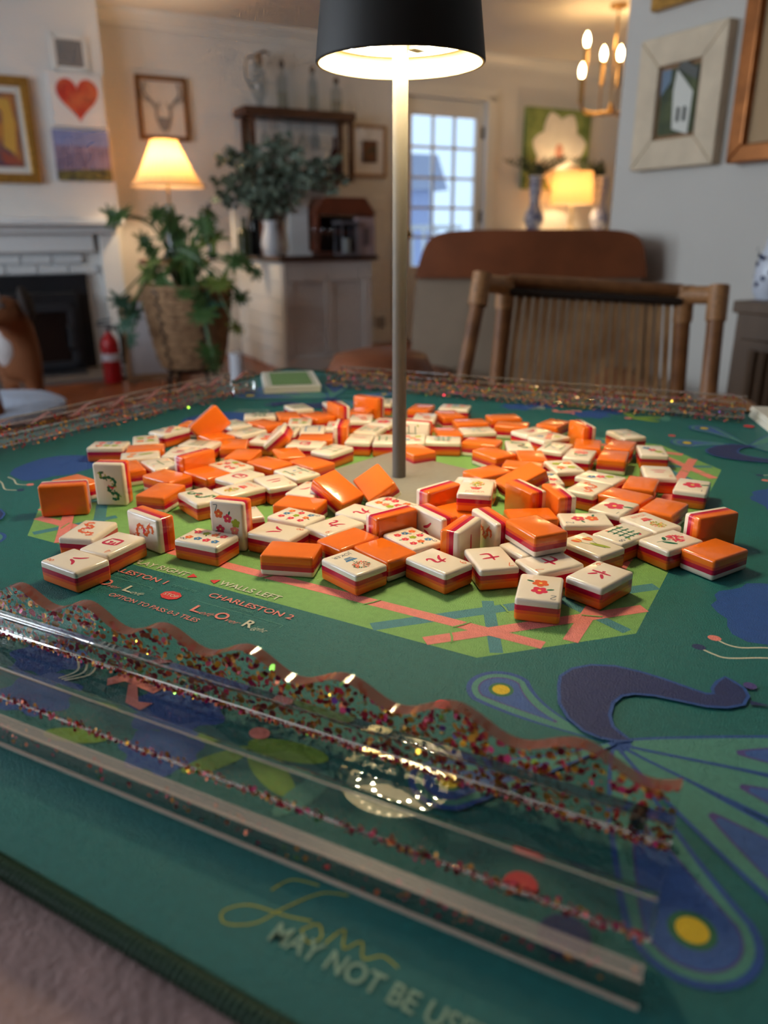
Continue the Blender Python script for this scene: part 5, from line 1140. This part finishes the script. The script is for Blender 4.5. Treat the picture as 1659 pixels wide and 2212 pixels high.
        for x, y in ((-.35, -.55), (.35, -.75)):
            for s in (-1, 0, 1): mb.poly(disc(x + s * .12, y, .14, .28, 12, s * .35), ZA + .001 * s + .002, K['orange' if s else 'yellow'])
            stroke(mb, smoothpts([Vector((x, y + .25)), Vector((x * .6, y + .7)), Vector((-.1, .9))], 5), .035, ZA, K['green'])
        mb.poly(disc(-.15, .45, .62, .15, 16, 1.9), ZA + .001, K['lime'])
    elif code in ('joker', 'joker2'):
        rn = random.Random(7 if code == 'joker' else 8); ball = ('green', 'coral', 'green', 'coral', 'orange') if code == 'joker' else ('lime', 'lime', 'orange', 'yellow')
        for i in range(90): a = rn.uniform(0, 6.3); q = .48 * math.sqrt(rn.random()); mb.poly(disc(q * math.cos(a), .58 + q * math.sin(a), .07, .04, 6, a), ZA + i * 5e-5, K[rn.choice(ball)])
        stroke(mb, [Vector((0, .1)), Vector((0, -.2))], .05, ZA, K['green']); pc = 'blue' if code == 'joker' else 'pink'
        mb.poly([(-.32, -.2), (.32, -.2), (.22, -.58), (-.22, -.58)], ZA, K[pc]); mb.poly([(-.38, -.14), (.38, -.14), (.36, -.25), (-.36, -.25)], ZA + .001, K[pc])
        for i in range(4): stroke(mb, [Vector((-.2 + i * .13, -.3)), Vector((-.15 + i * .12, -.5))], .03, ZA + .002, K['yellow'])
    me = mb.mesh('printed_design', INK)
    if code in ('joker', 'joker2'):
        tm = text_mesh('JOKER', 1.25, .3, 0.); b = bmesh.new(); b.from_mesh(me); k0 = len(b.faces); tm.transform(Matrix.Translation((-.62, -1.12, ZA))); b.from_mesh(tm); b.faces.ensure_lookup_table()
        for f in b.faces[k0:]: f.material_index = K['slate'] if code == 'joker' else K['coral']
        b.to_mesh(me); b.free()
    return me
ART = {}
def art_mesh(code):
    if code not in ART: ART[code] = art(code)
    return ART[code]
def place_tile(M, code, label):
    o = bpy.data.objects.new('mahjong_tile', None); col.objects.link(o); o.empty_display_size = .5
    o.matrix_world = TABLE @ M; tag(o, label, 'mahjong tile', 'mahjong tiles heaped around the lamp')
    for name, me in LAY: c = bpy.data.objects.new(name, me); col.objects.link(c); c.parent = o
    if code: c = bpy.data.objects.new('printed_design', art_mesh(code)); col.objects.link(c); c.parent = o
    return o
def cols(x, y, z, p):
    return Matrix(((x[0], y[0], z[0], p[0]), (x[1], y[1], z[1], p[1]), (x[2], y[2], z[2], p[2]), (0, 0, 0, 1)))
def tile_matrix(kind, x, y, z, th):
    u_ = Vector((math.cos(th), math.sin(th), 0)); Zv = Vector((0, 0, 1)); zb = z + .022
    if kind == 'W': return cols(-(Zv.cross(u_)), u_, Zv, (x, y, zb))
    if kind == 'O': return cols(u_.cross(-Zv), u_, -Zv, (x, y, zb + THk))
    n_ = Vector((math.sin(th), -math.cos(th), 0)); h = (TWd if kind == 'L' else TLn) / 2
    c = Vector((x, y, zb + h)) - n_ * THk / 2
    if kind == 'L': return cols((0, 0, 1), -u_, n_, c)
    return cols(Zv.cross(n_), Zv, n_, c)
# pose, art and description of every tile: kind (W face up, O face down, L on long edge, S on end), x, y, z, heading
TILES = [
    ('W', -16.47, 37.61, 0.000, 2.564, 'crack8', 'ivory tile with red two-stroke eight character left of the lamp, closest to camera'),
    ('W', -6.19, 41.81, 0.000, -0.493, 'crack8', 'ivory tile with red two-stroke eight character left of the lamp, second closest to camera'),
    ('W', -5.06, 49.66, 0.000, 1.154, 'crack8', 'ivory tile with red two-stroke eight character left of the lamp, third closest to camera'),
    ('W', -15.23, 40.02, 0.000, 4.248, 'crack4', 'ivory tile with red box-like four character left of the lamp, closest to camera'),
    ('W', -10.31, 52.68, 0.000, 0.911, 'crack4', 'ivory tile with red box-like four character left of the lamp, second closest to camera'),
    ('W', -6.41, 61.70, 0.000, -0.172, 'crack4', 'ivory tile with red box-like four character left of the lamp, third closest to camera'),
    ('W', -17.36, 42.11, 0.000, 4.538, 'dragonr', 'ivory tile with orange dragon motif left of the lamp'),
    ('O', -5.09, 39.00, 0.000, -0.166, None, 'orange face-down mahjong tile left of the lamp, closest to camera'),
    ('O', -5.42, 46.96, 0.000, -0.321, None, 'orange face-down mahjong tile left of the lamp, second closest to camera'),
    ('O', -15.13, 49.54, 0.000, 1.296, None, 'orange face-down mahjong tile left of the lamp, third closest to camera'),
    ('O', -21.70, 51.66, 0.000, -0.683, None, 'orange face-down mahjong tile left of the lamp, fourth closest to camera'),
    ('O', -15.60, 52.91, 0.000, -0.625, None, 'orange face-down mahjong tile left of the lamp, fifth closest to camera'),
    ('O', -12.90, 53.75, 0.000, -0.739, None, 'orange face-down mahjong tile left of the lamp, sixth closest to camera'),
    ('O', -19.21, 55.29, 0.000, 2.072, None, 'orange face-down mahjong tile left of the lamp, seventh closest to camera'),
    ('O', -8.69, 56.24, 0.000, -0.686, None, 'orange face-down mahjong tile left of the lamp, eighth closest to camera'),
    ('O', -5.47, 56.29, 0.000, -0.775, None, 'orange face-down mahjong tile left of the lamp, ninth closest to camera'),
    ('O', -11.12, 58.65, 0.000, 1.381, None, 'orange face-down mahjong tile left of the lamp, tenth closest to camera'),
    ('O', -7.53, 58.94, 0.000, 1.905, None, 'orange face-down mahjong tile left of the lamp, eleventh closest to camera'),
    ('O', -19.38, 60.61, 0.000, 0.219, None, 'orange face-down mahjong tile left of the lamp, twelfth closest to camera'),
    ('O', -12.38, 61.79, 0.000, 1.657, None, 'orange face-down mahjong tile left of the lamp, thirteenth closest to camera'),
    ('O', -5.79, 64.01, 0.000, -0.017, None, 'orange face-down mahjong tile left of the lamp, fourteenth closest to camera'),
    ('O', -14.48, 64.59, 0.000, -0.841, None, 'orange face-down mahjong tile left of the lamp, fifteenth closest to camera'),
    ('O', -17.06, 69.10, 0.000, -0.191, None, 'orange face-down mahjong tile left of the lamp, sixteenth closest to camera'),
    ('O', -10.93, 69.29, 0.000, -0.756, None, 'orange face-down mahjong tile left of the lamp, seventeenth closest to camera'),
    ('O', -6.31, 72.35, 0.000, -0.878, None, 'orange face-down mahjong tile left of the lamp, eighteenth closest to camera'),
    ('O', -9.15, 72.56, 0.000, 1.843, None, 'orange face-down mahjong tile left of the lamp, nineteenth closest to camera'),
    ('W', -10.14, 40.81, 0.000, 2.701, 'dot8', 'ivory tile with eight small flowers left of the lamp'),
    ('W', -9.08, 44.64, 0.000, 0.384, 'dot3', 'ivory tile with three small flowers left of the lamp'),
    ('W', -5.39, 44.30, 0.000, -0.586, 'dot9', 'ivory tile with nine small flowers left of the lamp'),
    ('W', 2.89, 37.38, 0.000, -0.829, 'crack9', 'ivory tile with red nine character in front of the lamp, closest to camera'),
    ('W', -2.95, 42.77, 0.000, 3.924, 'crack9', 'ivory tile with red nine character in front of the lamp, second closest to camera'),
    ('W', -1.26, 44.95, 0.000, -0.604, 'crack9', 'ivory tile with red nine character in front of the lamp, third closest to camera'),
    ('W', 1.63, 40.64, 0.000, -0.955, 'dot9', 'ivory tile with nine small flowers in front of the lamp'),
    ('O', 0.04, 38.96, 0.000, -0.863, None, 'orange face-down mahjong tile in front of the lamp, closest to camera'),
    ('O', -2.05, 40.63, 0.000, 0.779, None, 'orange face-down mahjong tile in front of the lamp, second closest to camera'),
    ('O', 4.56, 45.04, 0.000, -1.018, None, 'orange face-down mahjong tile in front of the lamp, third closest to camera'),
    ('W', -1.60, 37.25, 0.000, -0.843, 'joker', 'ivory tile with joker lettering, green tree and blue pot in front of the lamp'),
    ('W', 8.69, 37.16, 0.000, 3.584, 'crack7', 'ivory tile with red seven character right of the lamp, closest to camera'),
    ('W', 5.70, 37.72, 0.000, 4.902, 'crack7', 'ivory tile with red seven character right of the lamp, second closest to camera'),
    ('W', 7.61, 34.04, 0.000, 4.446, 'dot2', 'ivory tile with two flowers right of the lamp, closest to camera'),
    ('W', 12.16, 43.59, 0.000, 3.135, 'dot2', 'ivory tile with two flowers right of the lamp, second closest to camera'),
    ('W', 10.94, 35.58, 0.000, 0.753, 'crack6', 'ivory tile with red six character right of the lamp'),
    ('O', 8.34, 39.34, 1.225, -1.164, None, 'raised orange face-down mahjong tile right of the lamp'),
    ('W', 8.18, 39.38, 0.000, 0.480, 'dot4', 'ivory tile with four small flowers right of the lamp, closest to camera'),
    ('W', 13.41, 54.95, 0.000, -1.425, 'dot4', 'ivory tile with four small flowers right of the lamp, second closest to camera'),
    ('O', 18.11, 38.82, 0.000, 0.562, None, 'orange face-down mahjong tile right of the lamp, closest to camera'),
    ('O', 9.07, 44.53, 0.000, 0.087, None, 'orange face-down mahjong tile right of the lamp, second closest to camera'),
    ('O', 17.73, 45.84, 0.000, 0.887, None, 'orange face-down mahjong tile right of the lamp, third closest to camera'),
    ('O', 15.99, 48.15, 0.000, -0.716, None, 'orange face-down mahjong tile right of the lamp, fourth closest to camera'),
    ('O', 17.83, 50.74, 0.000, 1.116, None, 'orange face-down mahjong tile right of the lamp, fifth closest to camera'),
    ('O', 7.54, 53.71, 0.000, 0.602, None, 'orange face-down mahjong tile right of the lamp, sixth closest to camera'),
    ('O', 10.43, 55.30, 0.000, -0.298, None, 'orange face-down mahjong tile right of the lamp, seventh closest to camera'),
    ('O', 17.93, 57.87, 0.000, 1.183, None, 'orange face-down mahjong tile right of the lamp, eighth closest to camera'),
    ('O', 11.53, 57.89, 0.000, 1.523, None, 'orange face-down mahjong tile right of the lamp, ninth closest to camera'),
    ('O', 8.74, 58.89, 0.000, -0.996, None, 'orange face-down mahjong tile right of the lamp, tenth closest to camera'),
    ('O', 19.40, 61.04, 0.000, 1.081, None, 'orange face-down mahjong tile right of the lamp, eleventh closest to camera'),
    ('O', 16.78, 61.33, 0.000, 1.296, None, 'orange face-down mahjong tile right of the lamp, twelfth closest to camera'),
    ('O', 8.23, 62.35, 0.000, -0.423, None, 'orange face-down mahjong tile right of the lamp, thirteenth closest to camera'),
    ('O', 5.65, 65.75, 0.000, 1.689, None, 'orange face-down mahjong tile right of the lamp, fourteenth closest to camera'),
    ('O', 11.69, 68.39, 0.000, -0.284, None, 'orange face-down mahjong tile right of the lamp, fifteenth closest to camera'),
    ('O', 15.53, 68.77, 0.000, 0.923, None, 'orange face-down mahjong tile right of the lamp, sixteenth closest to camera'),
    ('O', 7.99, 69.42, 0.000, 0.148, None, 'orange face-down mahjong tile right of the lamp, seventeenth closest to camera'),
    ('O', 11.33, 71.37, 0.000, 0.171, None, 'orange face-down mahjong tile right of the lamp, eighteenth closest to camera'),
    ('O', 6.34, 72.74, 0.000, -1.341, None, 'orange face-down mahjong tile right of the lamp, nineteenth closest to camera'),
    ('W', 5.83, 46.16, 1.225, 1.361, 'joker2', 'raised ivory tile with joker lettering right of the lamp'),
    ('W', 6.36, 50.91, 0.000, -0.312, 'crack3', 'ivory tile with red three-stroke character right of the lamp'),
    ('W', 13.78, 41.23, 0.000, 3.793, 'bam8', 'ivory tile with dense green bamboo lattice right of the lamp'),
    ('W', 11.55, 39.61, 0.000, -0.954, 'flowert', 'ivory tile with two orange tulips right of the lamp'),
    ('W', 16.16, 40.15, 0.000, 0.554, 'flowerp', 'ivory tile with pink peony and leaf right of the lamp, closest to camera'),
    ('W', 15.39, 58.22, 0.000, 1.143, 'flowerp', 'ivory tile with pink peony and leaf right of the lamp, second closest to camera'),
    ('W', 14.58, 45.85, 0.000, 4.006, 'dot1', 'ivory tile with single pink flower right of the lamp, closest to camera'),
    ('W', 21.13, 50.09, 0.000, 4.233, 'dot1', 'ivory tile with single pink flower right of the lamp, second closest to camera'),
    ('W', 15.95, 43.09, 0.000, -1.064, 'joker2', 'ivory tile with joker lettering, lime tree and pink pot right of the lamp'),
    ('W', 13.95, 49.78, 0.000, 0.884, 'dragonr', 'ivory tile with orange dragon motif right of the lamp'),
    ('W', 15.37, 52.10, 0.000, -0.712, 'dot3', 'ivory tile with three small flowers right of the lamp, closest to camera'),
    ('W', 21.39, 59.22, 0.000, 4.532, 'dot3', 'ivory tile with three small flowers right of the lamp, second closest to camera'),
    ('W', 19.90, 53.33, 0.000, 4.527, 'crack2', 'ivory tile with red two-stroke character right of the lamp'),
    ('W', 13.90, 60.36, 0.000, 1.036, 'bam4', 'ivory tile with green bamboo cross right of the lamp, closest to camera'),
    ('W', 20.90, 64.62, 0.000, -1.291, 'bam4', 'ivory tile with green bamboo cross right of the lamp, second closest to camera'),
    ('W', 8.24, 66.15, 0.000, 0.153, 'bam4', 'ivory tile with green bamboo cross right of the lamp, third closest to camera'),
    ('W', 11.42, 52.05, 0.000, -1.544, 'dot5', 'ivory tile with five small flowers right of the lamp, closest to camera'),
    ('W', 14.06, 63.68, 0.000, 0.556, 'dot5', 'ivory tile with five small flowers right of the lamp, second closest to camera'),
    ('W', 11.08, 60.92, 0.000, 1.521, 'dragong', 'ivory tile with green dragon motif right of the lamp'),
    ('W', 12.93, 65.69, 0.000, 0.595, 'crack5', 'ivory tile with red five character right of the lamp'),
    ('W', 5.01, 62.96, 0.000, -0.102, 'bam8', 'ivory tile with dense green bamboo lattice behind the lamp'),
    ('O', 2.57, 59.90, 0.000, -1.065, None, 'orange face-down mahjong tile behind the lamp, closest to camera'),
    ('O', -2.34, 74.30, 0.000, 1.303, None, 'orange face-down mahjong tile behind the lamp, second closest to camera'),
    ('O', 3.76, 75.70, 0.000, 1.252, None, 'orange face-down mahjong tile behind the lamp, third closest to camera'),
    ('W', 2.43, 63.28, 0.000, 1.484, 'dot5', 'ivory tile with five small flowers behind the lamp'),
    ('W', 0.23, 63.15, 0.000, 1.503, 'bam6', 'ivory tile with green bamboo lattice behind the lamp'),
    ('W', -2.01, 63.47, 0.000, 4.572, 'crack1', 'ivory tile with red one-stroke character behind the lamp'),
    ('W', -1.20, 66.59, 0.000, 1.203, 'bam4', 'ivory tile with green bamboo cross behind the lamp, closest to camera'),
    ('W', -0.09, 78.64, 0.000, 1.420, 'bam4', 'ivory tile with green bamboo cross behind the lamp, second closest to camera'),
    ('W', -0.01, 69.36, 0.000, 1.195, 'dot1', 'ivory tile with single pink flower behind the lamp'),
    ('W', -15.25, 61.88, 0.000, -0.245, 'bam8', 'ivory tile with dense green bamboo lattice left of the lamp, closest to camera'),
    ('W', -11.86, 72.30, 0.000, 0.169, 'bam8', 'ivory tile with dense green bamboo lattice left of the lamp, second closest to camera'),
    ('W', -8.51, 76.05, 0.000, -1.094, 'bam8', 'ivory tile with dense green bamboo lattice left of the lamp, third closest to camera'),
    ('W', -20.12, 63.17, 0.000, 1.861, 'dot4', 'ivory tile with four small flowers left of the lamp, closest to camera'),
    ('W', -7.74, 69.61, 0.000, 1.597, 'dot4', 'ivory tile with four small flowers left of the lamp, second closest to camera'),
    ('W', -6.31, 66.64, 0.000, 1.593, 'dragonb', 'ivory tile with blue rectangle outline left of the lamp'),
    ('W', -4.10, 68.16, 0.000, 1.531, 'dot1', 'ivory tile with single pink flower left of the lamp'),
    ('W', -4.15, 59.89, 0.000, 0.943, 'bam5', 'ivory tile with green bamboo frame left of the lamp'),
    ('W', -6.34, 53.62, 0.000, -0.844, 'bam4', 'ivory tile with green bamboo cross left of the lamp, closest to camera'),
    ('W', -12.06, 65.98, 0.000, 0.888, 'bam4', 'ivory tile with green bamboo cross left of the lamp, second closest to camera'),
    ('W', -8.64, 66.53, 0.000, 1.482, 'bam4', 'ivory tile with green bamboo cross left of the lamp, third closest to camera'),
    ('W', -7.64, 51.45, 0.000, -1.025, 'crack2', 'ivory tile with red two-stroke character left of the lamp'),
    ('W', -9.88, 49.82, 0.000, 3.885, 'joker2', 'ivory tile with joker lettering, lime tree and pink pot left of the lamp'),
    ('W', -12.10, 48.34, 0.000, -0.903, 'dragong', 'ivory tile with green dragon motif left of the lamp'),
    ('W', -16.24, 59.31, 0.000, 1.489, 'crack3', 'ivory tile with red three-stroke character left of the lamp'),
    ('W', -11.47, 55.43, 0.000, 2.369, 'dot7', 'ivory tile with seven flowers left of the lamp'),
    ('W', -13.68, 68.94, 0.000, -0.882, 'bam6', 'ivory tile with green bamboo lattice left of the lamp'),
    ('W', -9.96, 63.62, 0.000, 1.352, 'dot2', 'ivory tile with two flowers left of the lamp'),
    ('W', -18.99, 66.52, 0.000, 0.981, 'dot5', 'ivory tile with five small flowers left of the lamp'),
    ('W', -22.71, 61.55, 0.000, 0.023, 'dot6', 'ivory tile with six small flowers left of the lamp'),
    ('W', -19.13, 58.34, 0.000, 0.278, 'flowert', 'ivory tile with two orange tulips left of the lamp'),
    ('W', -16.89, 56.01, 0.000, -0.915, 'bam2', 'ivory tile with green bamboo stick left of the lamp, closest to camera'),
    ('W', -4.90, 77.41, 0.000, -1.261, 'bam2', 'ivory tile with green bamboo stick left of the lamp, second closest to camera'),
    ('W', -2.11, 71.08, 0.000, 1.527, 'dragonr', 'ivory tile with orange dragon motif behind the lamp, closest to camera'),
    ('W', 3.90, 71.49, 0.000, 1.397, 'dragonr', 'ivory tile with orange dragon motif behind the lamp, second closest to camera'),
    ('W', 7.16, 75.88, 0.000, -0.282, 'dot6', 'ivory tile with six small flowers right of the lamp'),
    ('W', 0.57, 46.47, 0.000, -0.750, 'dot7', 'ivory tile with seven flowers in front of the lamp'),
    ('L', -21.12, 48.24, 0.000, 3.325, None, 'tile standing on its long edge left of the lamp, closest to camera'),
    ('L', -14.18, 55.64, 0.000, 4.045, None, 'tile standing on its long edge left of the lamp, second closest to camera'),
    ('L', -3.61, 65.13, 0.000, 4.660, None, 'tile standing on its long edge left of the lamp, third closest to camera'),
    ('L', -4.38, 72.97, 0.000, 2.039, None, 'tile standing on its long edge left of the lamp, fourth closest to camera'),
    ('L', -13.76, 42.44, 0.000, -0.672, 'dragonr', 'tile standing on its long edge, orange dragon motif showing left of the lamp'),
    ('S', -18.57, 50.29, 0.000, -0.084, 'dragong', 'upright tile showing green dragon motif left of the lamp'),
    ('S', -8.94, 42.30, 0.000, -0.278, 'dot7', 'upright tile showing seven flowers left of the lamp'),
    ('L', 0.46, 42.46, 0.000, 3.777, None, 'tile standing on its long edge in front of the lamp, closest to camera'),
    ('L', 3.54, 47.22, 0.000, 3.872, None, 'tile standing on its long edge in front of the lamp, second closest to camera'),
    ('L', 2.99, 42.52, 0.000, -0.989, 'crack8', 'tile standing on its long edge, red two-stroke eight character showing in front of the lamp'),
    ('L', 4.34, 40.42, 0.000, 1.033, 'crack1', 'tile standing on its long edge, red one-stroke character showing in front of the lamp'),
    ('L', 6.27, 41.74, 0.000, -1.198, 'dragonr', 'tile standing on its long edge, orange dragon motif showing right of the lamp'),
    ('L', 19.13, 42.06, 0.000, 3.523, None, 'tile standing on its long edge right of the lamp, closest to camera'),
    ('L', 11.10, 46.35, 0.000, 1.749, None, 'tile standing on its long edge right of the lamp, second closest to camera'),
    ('L', 9.16, 47.26, 0.000, 2.007, None, 'tile standing on its long edge right of the lamp, third closest to camera'),
    ('L', 17.04, 64.49, 0.000, 1.757, None, 'tile standing on its long edge right of the lamp, fourth closest to camera'),
    ('L', 2.69, 65.67, 0.000, -0.344, 'bam3', 'tile standing on its long edge, green bamboo sticks showing behind the lamp'),
    ('L', -1.48, 76.54, 0.000, 2.587, None, 'tile standing on its long edge behind the lamp'),
]
TILTED = [
    ([[-0.364, 0.874, 0.322], [0.931, 0.329, 0.158], [0.032, 0.357, -0.933]], [9.49, 50.24, 1.42], 'tilted orange-backed tile propped up behind the raised joker tile'),
    ([[-0.574, 0.693, -0.436], [-0.144, 0.438, 0.887], [0.806, 0.572, -0.152]], [-15.23, 65.83, 1.79], 'orange-backed tile leaning steeply on its corner at back left'),
    ([[0.673, 0.699, -0.24], [0.729, -0.575, 0.37], [0.121, -0.425, -0.897]], [-3.14, 48.71, 1.18], 'left of two orange tiles leaning in front of the lamp base'),
    ([[-0.821, -0.393, 0.414], [-0.237, 0.895, 0.378], [-0.519, 0.212, -0.828]], [-0.48, 49.29, 1.38], 'right of two orange tiles leaning in front of the lamp base'),
    ([[0.755, 0.0, -0.656], [0.0, 1.0, 0.0], [0.656, 0.0, 0.755]], [-8.85, 63.13, 1.2], 'tile tipped diagonally with striped end facing camera left of lamp'),
]
for kind, x, y, z, th, code, label in TILES:
    place_tile(tile_matrix(kind, x, y, z, th), code, label)
for rows, c, label in TILTED:
    Mx = Matrix([list(r) + [0] for r in rows] + [[0, 0, 0, 1]]); zc = Vector((rows[0][2], rows[1][2], rows[2][2])) * THk / 2
    Mx.translation = Vector((c[0], c[1], c[2] + .032)) - zc
    place_tile(Mx, None, label)
